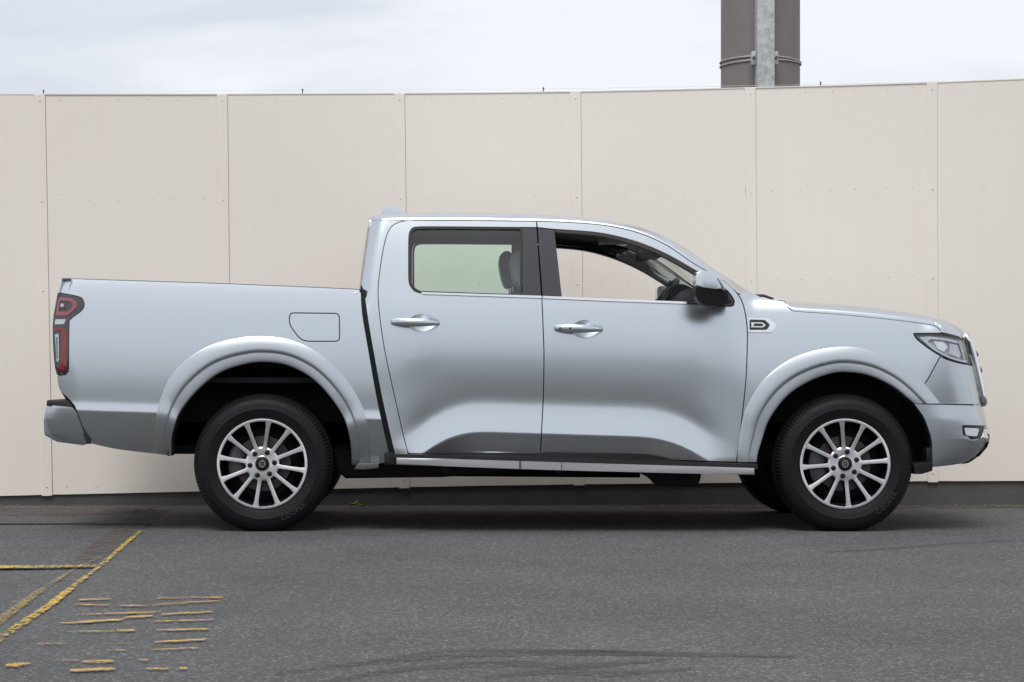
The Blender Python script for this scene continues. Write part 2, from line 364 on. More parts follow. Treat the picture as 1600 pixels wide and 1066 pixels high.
def drop_raw(U):
    l = interp([(560, 85), (600, 68), (640, 52), (664, 34), (687, 17), (718, 4), (745, 0)], U)
    r = interp([(1010, 0), (1040, 4), (1075, 16), (1100, 30), (1120, 44), (1150, 62), (1200, 80)], U)
    return np.maximum(l, r)
CABREAR = [(334, 588), (340, 578), (346, 575), (358, 572), (397, 566), (441, 560), (450, 560)]
def g_cab(U, V):
    U = np.asarray(U, float); V = np.asarray(V, float)
    w = V - 0.03 * (U - 850)
    wd_ = w - drop(U) * sstep(565, 640, w)
    we = 0.85 * np.maximum(sstep(1075, 1150, U), sstep(668, 600, U)); gd = np.interp(wd_, *DOOR) * (1 - we) + np.interp(w, *DEND) * we; gf = np.interp(w, *FEN)
    nb_ = sstep(1440, 1490, U); gf = gf * (1 - nb_) + np.interp(w, *NOSE) * nb_
    gd = gd - 0.80 * sstep(705, 770, U) * (1 - sstep(985, 1045, U)) * M * np.clip(w - 708.5, 0, 30)
    b = sstep(1135, 1185, U)
    g = gd * (1 - b) + gf * b
    g = g + plan_g((XfU(V) - U) * M)
    # rounded rear corner of the cab above the load bed
    e = (U - interp(CABREAR, V)) * M; a, bb, n = 0.10, 0.10, 2.2
    q = np.clip(1 - np.clip(e, 0, a) / a, 0, 1)
    c = bb * (1 - np.clip(1 - q ** n, 0, 1) ** (1 / n))
    g = g + c * sstep(505, 445, V) + 0.010 * ((U - 850) / 500) ** 2
    return g
BEDREAR = [(430, 98), (435, 96), (454, 91), (478, 85), (492, 82.5), (511, 81), (545, 82), (574, 85), (587, 89), (607, 92), (640, 96), (720, 98)]
def g_bed(U, V):
    U = np.asarray(U, float); V = np.asarray(V, float)
    w = V - 0.03 * (U - 850)
    g = np.interp(w, *BED)
    e = (U - interp(BEDREAR, V)) * M; a = 0.11
    q = np.clip(1 - e / a, 0, 1.3)
    return g + 0.010 * q ** 2.0 + 0.006 * ((U - 560) / 400) ** 2
def ray(u, v, gf, gmax=0.7):
    """first hit of the ray through photo pixel (u, v) with the side surface"""
    u = np.asarray(u, float); v = np.asarray(v, float)
    def hh(g): return gf(X0 + (u - X0) * (1 + g / D0), Y0 + (v - Y0) * (1 + g / D0)) - g
    steps = np.linspace(-0.06, gmax, 90)
    lo = np.full(u.shape, np.nan); best = np.full(u.shape, 1e9); bg = np.zeros(u.shape); prev = None
    for s in steps:
        h = hh(np.full(u.shape, s))
        m_ = (np.abs(h) < best); best = np.where(m_, np.abs(h), best); bg = np.where(m_, s, bg)
        if prev is not None: lo = np.where(np.isnan(lo) & (prev > 0) & (h <= 0), s - (steps[1] - steps[0]), lo)
        prev = h
    ok = ~np.isnan(lo); a = np.where(ok, lo, 0); b = a + (steps[1] - steps[0])
    for _ in range(24):
        m_ = (a + b) / 2; h = hh(m_); a = np.where(h > 0, m_, a); b = np.where(h > 0, b, m_)
    g = np.where(ok, (a + b) / 2, bg)
    return X0 + (u - X0) * (1 + g / D0), Y0 + (v - Y0) * (1 + g / D0), g
def W3(U, V, g): return np.stack([(U - X0) * M, g, H - (V - Y0) * M], -1)
def normals(U, V, gf):
    e = 0.5
    gx = (gf(U + e, V) - gf(U - e, V)) / (2 * e * M); gz = -(gf(U, V + e) - gf(U, V - e)) / (2 * e * M)
    n = np.stack([gx, -np.ones_like(gx), gz], -1); return n / np.linalg.norm(n, axis=1, keepdims=True)

# ------------------------------------------------------------------ truck root
TX = (411 + 1321) / 2
truck = empty('pickup_truck', P(TX, 577, 0) * 0 + Vector(((TX - X0) * M, YC, 0)))
tag(truck, 'silver blue crew cab pickup truck parked side-on in front of the cream wall', 'pickup truck')
def mirror_pts(v): return [(p[0], 2 * YC - p[1], p[2]) for p in v]

def panel(name, outline, mats, parent, gf=g_cab, holes=(), gap=0.8, off=0.0, flange=0.03, su=6.0, sv=2.5, far=True, fparent=None, label=None):
    """a skin panel: the outline traced on the photo, laid on the side surface, with a folded edge; far=True also builds the far side's twin"""
    outs = []
    poly = inset(outline, gap) if gap else dedupe(outline)
    hs = [dedupe(h) for h in holes]
    # split long edges
    def dens(p):
        q = []
        for i in range(len(p)):
            a = p[i]; b = p[(i + 1) % len(p)]; n = max(1, int(math.hypot(b[0] - a[0], b[1] - a[1]) / 4.0))
            for k in range(n): q.append((a[0] + (b[0] - a[0]) * k / n, a[1] + (b[1] - a[1]) * k / n))
        return q
    loops = [dens(poly)] + [dens(h) for h in hs]
    xs = [p[0] for p in poly]; ys = [p[1] for p in poly]
    gx, gy = np.meshgrid(np.arange(min(xs) + su * .5, max(xs), su), np.arange(min(ys) + sv * .5, max(ys), sv))
    gx = gx.copy(); gx[1::2] += su * .5; gx = gx.ravel(); gy = gy.ravel()
    ok = inside(loops[0], gx, gy)
    for h in loops[1:]: ok &= ~inside(h, gx, gy)
    gx, gy = gx[ok], gy[ok]
    d = edge_dist(loops[0], gx, gy)
    for h in loops[1:]: d = np.minimum(d, edge_dist(h, gx, gy))
    gx, gy = gx[d > 1.2], gy[d > 1.2]
    SX = sv / su * 1.6
    pts = []; edges = []
    for lp in loops:
        b = len(pts); pts += [Vector((p[0] * SX, p[1])) for p in lp]
        edges += [(b + i, b + (i + 1) % len(lp)) for i in range(len(lp))]
    nb = len(pts)
    pts += [Vector((a * SX, b)) for a, b in zip(gx, gy)]
    ov, oe, of, *_ = delaunay_2d_cdt(pts, edges, [], 0, 1e-6)
    V2 = np.array([(p[0] / SX, p[1]) for p in ov])
    T = np.array([f for f in of if len(f) == 3])
    c = V2[T].mean(1)
    k = inside(loops[0], c[:, 0], c[:, 1])
    for h in loops[1:]: k &= ~inside(h, c[:, 0], c[:, 1])
    T = T[k]
    U, V, g = ray(V2[:, 0], V2[:, 1], gf)
    nrm = normals(U, V, gf)
    W = W3(U, V, g) - nrm * off * -1 if False else W3(U, V, g) + np.stack([np.zeros_like(g), np.full_like(g, off), np.zeros_like(g)], -1)
    # orient so that the normal looks out (-Y)
    a, b_, c_ = W[T[:, 0]], W[T[:, 1]], W[T[:, 2]]
    fl = np.cross(b_ - a, c_ - a)[:, 1] > 0
    T[fl] = T[fl][:, ::-1]
    verts = W.tolist(); nl = nrm.tolist(); faces = T.tolist()
    if flange:
        from collections import Counter
        cnt = {}
        for t_ in faces:
            for i in range(3):
                e = (t_[i], t_[(i + 1) % 3]); cnt[e] = 1
        bd = [e for e in cnt if (e[1], e[0]) not in cnt]
        for (i, j) in bd:
            p, q = W[i], W[j]
            dn = np.cross(q - p, np.array([0, 1.0, 0])); ln = np.linalg.norm(dn)
            if ln < 1e-9: continue
            dn = dn / ln
            k0 = len(verts)
            verts += [p.tolist(), q.tolist(), (q + [0, flange, 0]).tolist(), (p + [0, flange, 0]).tolist()]
            nl += [(-dn).tolist()] * 4
            faces.append([k0 + 1, k0, k0 + 3, k0 + 2])
    # fix flange normals so that they agree with face orientation
    va = np.array(verts); na = np.array(nl)
    for f in faces[len(T):]:
        n = np.cross(va[f[1]] - va[f[0]], va[f[2]] - va[f[0]]); n /= (np.linalg.norm(n) + 1e-12)
        for i in f: na[i] = n
    o = mesh_obj(name, verts, faces, mats, parent, normals=na.tolist()); outs.append(o)
    if label: o['label'] = label
    if far:
        nm = [(n[0], -n[1], n[2]) for n in na]
        o2 = mesh_obj(name, mirror_pts(verts), [f[::-1] for f in faces], mats, fparent or parent, normals=nm); outs.append(o2)
    return outs

def prism(name, outline, g0, g1, mats, parent, bev=0.0, seg=3, far=False, fparent=None, angle=50, tilt=None):
    """solid with the traced outline from depth g0 to g1, front edge rounded by bev"""
    outline = dedupe(outline, 0.1)
    def build(mir):
        bm = bmesh.new()
        fr = []; bk = []
        for (u, v) in outline:
            p = P(u, v, g0); q = Vector((p.x, g1, p.z))
            if tilt: p.y += tilt(u, v); q.y += tilt(u, v)
            if mir: p.y = 2 * YC - p.y; q.y = 2 * YC - q.y
            fr.append(bm.verts.new(p)); bk.append(bm.verts.new(q))
        f0 = bm.faces.new(fr); bm.faces.new(bk[::-1]); L = len(fr)
        for i in range(L): bm.faces.new((fr[i], bk[i], bk[(i + 1) % L], fr[(i + 1) % L]))
        if bev > 0:
            es = [e for e in f0.edges]
            bmesh.ops.bevel(bm, geom=es, offset=bev, offset_type='OFFSET', segments=seg, profile=0.5, affect='EDGES', clamp_overlap=True)
        ng = [f for f in bm.faces if len(f.verts) > 4]
        bmesh.ops.triangulate(bm, faces=ng)
        return bm
    o = bm_obj(name, build(False), mats, parent, angle=angle)
    if far: bm_obj(name, build(True), mats, fparent or parent, angle=angle)
    return o
def box(name, lo, hi, mats, parent, bev=0.0, seg=2, rot=None, bm_in=None):
    bm = bmesh.new(); bmesh.ops.create_cube(bm, size=1)
    for v in bm.verts: v.co = Vector(((lo[0] + hi[0]) / 2 + v.co.x * (hi[0] - lo[0]), (lo[1] + hi[1]) / 2 + v.co.y * (hi[1] - lo[1]), (lo[2] + hi[2]) / 2 + v.co.z * (hi[2] - lo[2])))
    if bev: bmesh.ops.bevel(bm, geom=list(bm.edges), offset=bev, segments=seg, profile=.5, affect='EDGES', clamp_overlap=True)
    if rot:
        c = Vector([(lo[i] + hi[i]) / 2 for i in range(3)]); bmesh.ops.rotate(bm, verts=bm.verts, cent=c, matrix=Matrix.Rotation(rot[0], 3, rot[1]))
    return bm_obj(name, bm, mats, parent)
def tube_bm(pts, r, n=8, bm=None, closed=False):
    bm = bm or bmesh.new(); rings = []; L = len(pts); pts = [Vector(p) for p in pts]
    for i, p in enumerate(pts):
        a = pts[i - 1] if (i > 0 or closed) else p; b = pts[(i + 1) % L] if (i < L - 1 or closed) else p
        t = (b - a).normalized(); up = Vector((0, 0, 1)) if abs(t.z) < .9 else Vector((1, 0, 0))
        x = t.cross(up).normalized(); y = t.cross(x)
        rr = r[i] if isinstance(r, (list, tuple)) else r
        rings.append([bm.verts.new(p + x * rr * math.cos(2 * math.pi * k / n) + y * rr * math.sin(2 * math.pi * k / n)) for k in range(n)])
    for i in range(L if closed else L - 1):
        A, B = rings[i], rings[(i + 1) % L]
        for k in range(n): bm.faces.new((A[k], A[(k + 1) % n], B[(k + 1) % n], B[k]))
    if not closed: bm.faces.new(rings[0]); bm.faces.new(rings[-1][::-1])
    return bm
def grid_faces(ni, nj, flip=False):
    f = []
    for i in range(ni - 1):
        for j in range(nj - 1):
            q = (i * nj + j, (i + 1) * nj + j, (i + 1) * nj + j + 1, i * nj + j + 1)
            f.append(q[::-1] if flip else q)
    return f

# ------------------------------------------------------------------ traced outlines (photo pixels)
rear_edge = spl([(569, 455), (570.8, 470), (575, 500), (583.3, 549), (597.8, 626), (615.2, 702), (618, 712)], 4)                    # cab side behind rear door
door_rear = spl([(644.9, 344.4), (632, 345.2), (620, 348.6), (611, 355), (604.5, 367), (598.5, 390), (593.5, 422), (590.7, 451), (591.2, 474), (594.5, 505), (602, 553), (616, 617.6), (630, 679.6), (637, 707)], 5)
b_line = spl([(838.3, 346), (841, 397.5), (844, 440), (846.6, 464)], 4)
b_low = spl([(846.6, 464), (849, 520), (850, 558.5), (849, 617.6), (847, 657), (844.3, 712)], 5)
a_line = spl([(838.3, 346), (880, 347.2), (925, 350), (964, 355.4), (1003.7, 366), (1043, 384), (1082.5, 410.6), (1114, 428.6), (1133, 440), (1148, 453.9), (1158.6, 469.6), (1164.5, 490), (1167.6, 517), (1167.6, 540), (1166, 586), (1161.5, 634), (1155.5, 685), (1151, 722)], 5)
win_r_out = rnd([(638.8, 354.8), (838.9, 356), (846.4, 463.2), (657, 458.4), (638.8, 457.5)], 3, 1)
wr_left = spl([(816, 355.6), (700, 354.6), (655, 354.6)], 3) + spl([(655, 354.6), (646, 356), (641, 361), (638.9, 372), (638.6, 400), (638.8, 436), (641.5, 447), (648, 455), (657, 458.3)], 5)
rear_door = door_rear + spl([(640, 708.8), (740, 711), (844.3, 713)], 3) + b_low[::-1] + spl([(846.4, 463.4), (760, 460.4), (657, 458.4)], 3) + wr_left[::-1] + [(838.8, 355.8), (838.3, 346), (740, 344.4)]
front_win_top = spl([(839.5, 355.6), (866, 358.4), (925, 362.6), (964, 369.4), (1003.8, 381), (1043, 398), (1082.5, 420.4), (1105, 434), (1130, 449), (1142, 461), (1147.5, 471)], 5)
front_door = b_low[::-1][:-1] + [(846.6, 464)] + spl([(848, 465), (960, 470), (1093, 475.6), (1140, 479.2)], 3) + [(1146, 477.5)] + front_win_top[::-1] + [(838.9, 351)] + a_line + spl([(1149, 722.4), (1000, 717.5), (845, 713)], 3)

# ------------------------------------------------------------------ doors
for side in (0, 1): pass
def cup(u0, v0, r):
    return [(u0 + 51 + 26.5 * r * math.cos(a) * (1 if math.cos(a) > 0 else .93), v0 + 1.5 + 15.2 * r * math.sin(a) * (1 - 0.28 * max(0, math.cos(a)))) for a in [2 * math.pi * k / 36 for k in range(36)]]
rd = panel('door', rear_door, PAINT, truck, holes=[cup(610.5, 503.4, .97)], su=4.5, sv=1.6)
fd = panel('door', front_door, PAINT, truck, holes=[cup(865.5, 513.0, .97)], su=4.5, sv=1.6)
rd[0]['label'] = 'rear passenger door with green tinted closed window'
fd[0]['label'] = 'front door with its window wound down'
# inner door trims (dark cards below the belt, frames round the openings)
def card(outl, gapd, offd, m_, par, nm):
    return panel(nm, outl, m_, par[0], gap=gapd, off=offd, flange=0.0, su=14, sv=8, fparent=par[1])
card(rear_door, 2.5, 0.055, INT_DARK, rd, 'door_trim')
card(front_door, 2.5, 0.055, INT_DARK, fd, 'door_trim')

# window seal, glass, pillar trims of the rear door
glass_r = spl([(813, 358.5), (700, 357.6), (656, 357.6)], 3) + spl([(656, 357.6), (648, 359), (644, 363), (641.8, 373), (641.6, 400), (642, 434), (644.5, 444), (650, 451), (658, 454.8)], 5) + spl([(658, 454.8), (740, 457.6), (813, 460)], 3)
seal_r = wr_left[:-1] + [(657, 458.0)] + [(740, 459.8), (816, 462)]
panel('window_seal', dedupe(seal_r), RUBBER, rd[0], holes=[dedupe(glass_r)], gap=0, off=-0.003, flange=0.07, su=20, sv=12, fparent=rd[1])
panel('window_glass', dedupe(glass_r), GLASS_G, rd[0], gap=-1.0, off=0.010, flange=0, su=20, sv=10, fparent=rd[1])
panel('pillar_trim', [(815.5, 355.4), (838.9, 356), (842, 405), (846.2, 463), (816.5, 462)], GLOSSBLACK, rd[0], gap=0.7, off=0.0, flange=0.03, su=10, sv=8, fparent=rd[1])
panel('chrome_strip', [(657.5, 456.2), (740, 458.9), (846.6, 462.2), (846.8, 466.2), (740, 462.6), (660, 460.0)], CHROME, rd[0], gap=0.2, off=-0.008, flange=0.02, su=12, sv=3, fparent=rd[1])
# front door: open window frame seal, B trim, sail panel, chrome strip
fw_in = spl([(868.5, 363), (925, 367.4), (962, 374), (1001, 386), (1040, 403), (1080, 425.5), (1097, 436)], 5)
seal_f = front_win_top[2:34]
seal_f = [p for p in front_win_top if 864 <= p[0] <= 1106]
panel('window_seal', seal_f + fw_in[::-1], RUBBER, fd[0], gap=0, off=-0.002, flange=0.075, su=14, sv=4, fparent=fd[1])
panel('pillar_trim', [(839.8, 355.8), (866.6, 358.8), (872, 405), (878.6, 464), (847.6, 463)] + [(843, 405)], GLOSSBLACK, fd[0], gap=0.7, flange=0.03, su=10, sv=8, fparent=fd[1])
panel('chrome_strip', [(847.8, 462.4), (960, 467.0), (1093, 472.2), (1093, 476.0), (960, 471.2), (847.8, 466.4)], CHROME, fd[0], gap=0.2, off=-0.008, flange=0.02, su=12, sv=3, fparent=fd[1])
panel('sail_panel', [(1093, 428), (1105, 434.6), (1130, 449.6), (1142, 461.5), (1147, 471), (1145.5, 477.5), (1139, 479), (1093, 476)], BLACKTRIM, fd[0], gap=0.6, off=-0.004, flange=0.03, su=8, sv=6, fparent=fd[1])

# door handles: pocket (recessed cup), grip
def handle(u0, v0, par, keyed):
    # cup: shallow bowl seen as a darker oval
    for far in (0, 1):
        vs_ = []; fs = []; nr, na_ = 7, 36
        cu, cv = u0 + 51, v0 + 1.5
        for i in range(nr):
            r = i / (nr - 1)
            for k in range(na_):
                a = 2 * math.pi * k / na_
                uu = cu + 26.5 * r * math.cos(a) * (1 if math.cos(a) > 0 else .93); vv = cv + 15.2 * r * math.sin(a) * (1 - 0.28 * max(0, math.cos(a)))
                U_, V_, g_ = ray(np.array([uu]), np.array([vv]), g_cab)
                d = 0.015 * (1 - r ** 2.2) + 0.0006
                w_ = W3(U_, V_, g_)[0]; vs_.append((w_[0], w_[1] + d - .0005, w_[2]))
        for i in range(nr - 1):
            for k in range(na_):
                fs.append((i * na_ + k, (i + 1) * na_ + k, (i + 1) * na_ + (k + 1) % na_, i * na_ + (k + 1) % na_))
        if far: vs_ = mirror_pts(vs_); fs = [f[::-1] for f in fs]
        pocket_objs.append((vs_, fs, par[far]))
    # grip
    for far in (0, 1):
        pts = []; rad = []
        n = 22
        for i in range(n):
            t = i / (n - 1); uu = u0 + 77 * t; vv = v0 + 1.8 * t
            U_, V_, g_ = ray(np.array([uu]), np.array([vv]), g_cab); w_ = W3(U_, V_, g_)[0]
            lift = 0.034 * (math.sin(math.pi * min(1, max(0, t * 1.02))) ** 0.55)
            pts.append(Vector((w_[0], w_[1] - lift, w_[2])))
            wdt = 0.0250 * (math.sin(math.pi * (0.06 + 0.90 * t)) ** 0.45) * (1 - 0.22 * t ** 2); rad.append(wdt)
        bm = bmesh.new(); rings = []; nn = 14
        for i, p in enumerate(pts):
            rings.append([bm.verts.new((p.x, p.y + 0.55 * rad[i] * math.cos(2 * math.pi * k / nn), p.z + 1.0 * rad[i] * math.sin(2 * math.pi * k / nn))) for k in range(nn)])
        for i in range(n - 1):
            for k in range(nn): bm.faces.new((rings[i][k], rings[i][(k + 1) % nn], rings[i + 1][(k + 1) % nn], rings[i + 1][k]))
        bm.faces.new(rings[0]); bm.faces.new(rings[-1])
        if far:
            for v in bm.verts: v.co.y = 2 * YC - v.co.y
        bm_obj('door_handle', bm, PAINT, par[far], angle=60)
    if keyed:
        bm = bmesh.new()
        q = ray(np.array([u0 + 24.6]), np.array([v0 + 0.5]), g_cab); w_ = W3(*q)[0]
        bmesh.ops.create_uvsphere(bm, u_segments=12, v_segments=8, radius=0.006)
        for v in bm.verts: v.co = Vector((w_[0] + v.co.x, w_[1] - 0.045 + v.co.y * .4, w_[2] + v.co.z))
        bm_obj('handle_sensor', bm, BLACKTRIM, par[0])
        q = ray(np.array([u0 + 9.5]), np.array([v0 + 0.2]), g_cab); w_ = W3(*q)[0]
        bm = bmesh.new(); bmesh.ops.create_cone(bm, cap_ends=True, segments=16, radius1=.0085, radius2=.007, depth=.004, matrix=Matrix.Translation((w_[0], w_[1] - 0.034, w_[2])) @ Matrix.Rotation(R(90), 4, 'X'))
        bm_obj('lock_cylinder', bm, DARKCHROME, par[0])
pocket_objs = []
handle(610.5, 503.4, rd, False); handle(865.5, 513.0, fd, True)
for vs_, fs, par in pocket_objs: mesh_obj('handle_pocket', vs_, fs, PAINT, par)

# ------------------------------------------------------------------ cab side (rear corner pillar and sill), fender, bed side
cab_side = [(579, 345), (590, 344.6), (644.9, 344.4)] + door_rear[1:] + [(637.5, 711), (844, 715), (1150, 724.5), (1150, 728), (844, 719.5), (616, 714)] + rear_edge[::-1] + spl([(567.5, 452), (564.3, 446), (563.4, 441.5), (569, 397.5), (575.2, 358.5), (579, 345)], 5)
panel('cab_side', dedupe(cab_side), PAINT, truck, gap=0.5)
def arc(cx, cy, r, a0, a1, n=28, ry=None):
    return [(cx + r * math.cos(R(a0 + (a1 - a0) * i / n)), cy - (ry or r) * math.sin(R(a0 + (a1 - a0) * i / n))) for i in range(n + 1)]
hood_edge = [(1226, 471.0)] + spl([(1226, 471.2), (1230, 478.5), (1236, 483.6), (1246, 486.6), (1310, 491), (1400, 500), (1454, 507.5), (1463, 510.8), (1468, 514.5), (1471, 519.6)], 5)
lamp_low = spl([(1427.5, 521.6), (1432, 529.5), (1446, 541), (1463, 552.5), (1478, 560)], 4)
fender = a_line[::-1]
i0 = min(range(len(a_line)), key=lambda i: abs(a_line[i][1] - 461) + (0 if a_line[i][0] > 1100 else 999))
fender = a_line[i0:][::-1] + spl([(1156.5, 459.5), (1166.5, 452.9), (1187.5, 463.2), (1206, 467.4), (1224, 470.3)], 3) + hood_edge + [(1470, 520.6), (1430, 520.9)] + lamp_low[:-1] + [(1469, 557), (1449.6, 593), (1441, 606)] + arc(1320, 722, 153, 48, 176, 30) + [(1166, 722)]
panel('front_fender', dedupe(fender), PAINT, truck, su=6, sv=2.5)
bed_out = [(97, 435.4), (200, 438.8), (340, 443.2), (460, 448.0), (563.5, 452.6)] + spl([(563.8, 455), (566, 490), (575, 544), (589.5, 626), (606.5, 702), (611, 722)], 4) + [(580, 726)] + [(556, 726)] + arc(409, 706, 147, 0, 180, 36) + [(264, 711.5)] + spl([(262, 711.5), (200, 704.5), (171, 700), (139.5, 692.5)], 3) + spl([(138.5, 691.5), (119.5, 640.5), (113, 629.5), (103, 619), (94, 610.5), (90.5, 600), (89.2, 587.5)], 3) + spl([(89.2, 587.2), (101.5, 586), (106, 581), (107.6, 575), (108.4, 508), (111, 499), (128, 485.5), (132, 476), (129.5, 468), (122, 463), (90.0, 456.8)], 5) + [(91.2, 454.5), (94.3, 440)]
bed_side = panel('bed_side', dedupe(bed_out), PAINT, truck, gf=g_bed, gap=0.3)
gs_ = spl([(561.5, 452), (563, 470), (566, 500), (573, 549), (588, 626), (605, 702), (609, 716)], 4) + spl([(570.5, 453), (573.5, 470), (578.5, 500), (587, 549), (602, 626), (619.5, 702), (622, 716)], 4)[::-1]
for nm_ in ('cab_gap_dark_filler',): prism(nm_, gs_, .105, .16, RUBBER, truck, far=True, fparent=truck)  # black strip added to darken the see-through gap between cab and bed
# fuel flap
flap = rnd([(451.5, 488), (531, 489), (531.5, 534.2), (478, 534.2), (468, 530), (451.3, 508)], 8, 4)
gp = panel('fuel_flap_gap', flap, RUBBER, bed_side[0], gf=g_bed, holes=[inset(flap, 1.7)], gap=0, off=-0.0012, flange=0, su=10, sv=10, far=False)

# ------------------------------------------------------------------ wheel arch flares
def flare(outer, inner, gf, label=None, bulge=0.014):
    n = 64
    def resamp(p):
        p = np.array(p); s = np.concatenate([[0], np.cumsum(np.hypot(*np.diff(p, axis=0).T))]); t = np.linspace(0, s[-1], n)
        return np.stack([np.interp(t, s, p[:, 0]), np.interp(t, s, p[:, 1])], 1)
    O = resamp(spl(outer, 8)); I = resamp(spl(inner, 8))
    ks = [0, .03, .07, .13, .21, .30, .39, .48, .54, .575, .60, .625, .655, .69, .74, .80, .86, .92, .96, .99, 1.0]
    prof = interp([(0, 0.0), (.03, .16), (.07, .27), (.13, .42), (.21, .61), (.30, .78), (.39, .91), (.48, .985), (.54, 1.0), (.575, .96), (.60, .78), (.625, .68), (.655, .69), (.69, .71), (.74, .73), (.80, .75), (.86, .76), (.92, .76), (.96, .74), (.99, .66), (1.0, .5)], np.array(ks))
    Uo, Vo, go = ray(O[:, 0], O[:, 1], gf)
    Um, Vm, gm = ray((O * .6 + I * .4)[:, 0], (O * .6 + I * .4)[:, 1], gf)
    rows = []
    for a, k in enumerate(ks):
        q = O * (1 - k) + I * k
        g = go + 0.002 - (go + 0.002 - np.minimum(gm, go) + bulge) * prof[a]
        rows.append([P(q[i, 0], q[i, 1], g[i]) for i in range(n)])
    rows.append([Vector((p.x, p.y + .03, p.z)) for p in rows[-1]]); rows.append([Vector((p.x, p.y + .09, p.z)) for p in rows[-1]])
    # ends turned in
    verts = [tuple(p) for r in rows for p in r]
    fs = grid_faces(len(rows), n)
    for idx in (0, n - 1):
        b = len(verts); verts += [tuple(r[idx]) for r in rows[:-2]] + [(r[idx].x, r[idx].y + .05, r[idx].z) for r in rows[:-2]]
        c = len(rows) - 2
        for i in range(c - 1): fs.append((b + i, b + i + 1, b + c + i + 1, b + c + i))
    bm = bmesh.new()
    for far in (0, 1):
        v2 = mirror_pts(verts) if far else verts
        bm = bmesh.new(); bv = [bm.verts.new(v) for v in v2]
        for f in fs: bm.faces.new([bv[i] for i in f])
        bmesh.ops.remove_doubles(bm, verts=bm.verts, dist=1e-5)
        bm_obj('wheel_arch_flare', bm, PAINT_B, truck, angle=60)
flare([(247, 709.5), (243, 690), (242, 668), (243.5, 650), (252, 617), (268, 584), (299.5, 554.7), (334, 537), (376, 527), (410.5, 525), (452, 530), (494, 548), (528.6, 577), (553, 608.5), (571, 646.7), (578.5, 688), (580, 726.5)],
      [(268, 712.5), (268, 690), (270.5, 674), (282, 643), (310, 608.5), (344.6, 582), (386, 568.5), (417.5, 566), (452, 572), (487, 591), (514.7, 619), (535.6, 650), (545, 678), (548.5, 700), (549.5, 726.5)], g_bed)
flare([(1152.5, 722), (1153, 700), (1157.5, 668), (1166, 635), (1190, 596), (1226, 566), (1265, 549.5), (1310, 541.6), (1346, 543.5), (1385, 555.5), (1418, 575), (1447, 602), (1470, 630.6)],
      [(1182.5, 722), (1184, 710), (1190, 690), (1202, 656), (1229, 620), (1262, 597.5), (1298, 584), (1325, 582), (1358, 587), (1394, 603.5), (1419, 623), (1429, 636), (1433.5, 631.5)][:-2] + [(1428, 630.8)], g_cab)

# ------------------------------------------------------------------ front bumper, head lamp
split = [(1428, 631.2), (1480, 632.4), (1533, 633.6)]
bumper_up = [(1449.8, 593.4), (1469.2, 557.6)] + spl([(1470, 557.5), (1478, 561.5), (1490, 565.5), (1505, 569), (1519.5, 571.5)], 3) + spl([(1521.5, 571), (1527, 600), (1534.2, 632.4)], 3) + [(1480, 631.6), (1429, 630.4), (1431, 618), (1440.5, 606.5)]
bumper_lo = split + spl([(1535, 636), (1540.4, 653), (1543.6, 672), (1546.8, 683), (1543, 697), (1531, 712), (1514, 723.2)], 3) + [(1485, 727.4), (1457, 730.5)] + spl([(1457, 727), (1455.6, 689), (1450, 669), (1442, 650), (1428, 631.2)], 4)
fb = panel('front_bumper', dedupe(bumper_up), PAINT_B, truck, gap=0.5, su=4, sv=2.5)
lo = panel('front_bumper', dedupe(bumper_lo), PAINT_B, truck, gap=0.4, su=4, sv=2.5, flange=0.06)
lamp = spl([(1427.5, 521.4), (1445, 520.6), (1472, 521), (1490, 524.5), (1502, 527.8), (1511, 531.5)], 3) + spl([(1511, 531.5), (1515, 551), (1517.5, 569.8)], 3) + spl([(1516.5, 570), (1503, 567.8), (1490, 564.6), (1478, 560), (1463, 552.5), (1446, 541), (1432, 529.5), (1427.5, 521.4)], 4)
hl = panel('headlamp', dedupe(lamp), LAMPH, truck, gap=0.3, off=0.030, flange=0, su=5, sv=4)
panel('lamp_bezel', dedupe(lamp), BLACKTRIM, hl[0], holes=[inset(dedupe(lamp), 2.4)], gap=0.3, off=0.0, flange=0.03, su=6, sv=6, fparent=hl[1])
panel('light_guide', [(1437, 527), (1452, 525.6), (1480, 528.5), (1500, 533.5), (1499, 537), (1478, 532.5), (1456, 530), (1450, 534), (1466, 547), (1480, 555.5), (1500, 562), (1514, 564), (1515, 568.5), (1496, 565), (1478, 557.5), (1458, 546)], CLEARLENS, hl[0], gap=0, off=0.012, flange=0.012, su=6, sv=4, fparent=hl[1])
panel('reflector', [(1460, 533), (1476, 534.5), (1482, 542), (1476, 550), (1466, 545)], CHROME, hl[0], gap=0, off=0.02, flange=0.01, su=6, sv=4, fparent=hl[1])
panel('reflector', [(1485, 536.5), (1501, 540), (1506, 550), (1500, 559), (1484, 553)], CLEARLENS, hl[0], gap=0, off=0.02, flange=0.01, su=6, sv=4, fparent=hl[1])
panel('lens_cover', dedupe(lamp), LENS, hl[0], gap=1.5, off=0.002, flange=0, su=5, sv=4, fparent=hl[1])
fl = panel('fog_lamp_bezel', rnd([(1503.5, 664), (1541, 665), (1543.5, 684.5), (1516, 686.5), (1514, 683), (1505, 680)], 2, 2), BLACKTRIM, lo[0], gap=0, off=-0.003, flange=0.02, su=4, sv=3, fparent=lo[1])
panel('fog_lamp', rnd([(1506, 668.5), (1530, 669.5), (1526, 682), (1509, 680.5)], 2, 2), CLEARLENS, lo[0], gap=0, off=-0.007, flange=0.01, su=4, sv=3, fparent=lo[1])
panel('chrome_strip', spl([(1514, 688), (1528, 687), (1534, 680), (1538, 667), (1541.5, 668), (1544, 682), (1541, 690), (1520, 692)], 3), CHROME, lo[0], gap=0, off=-0.008, flange=0.02, su=4, sv=3, fparent=lo[1])
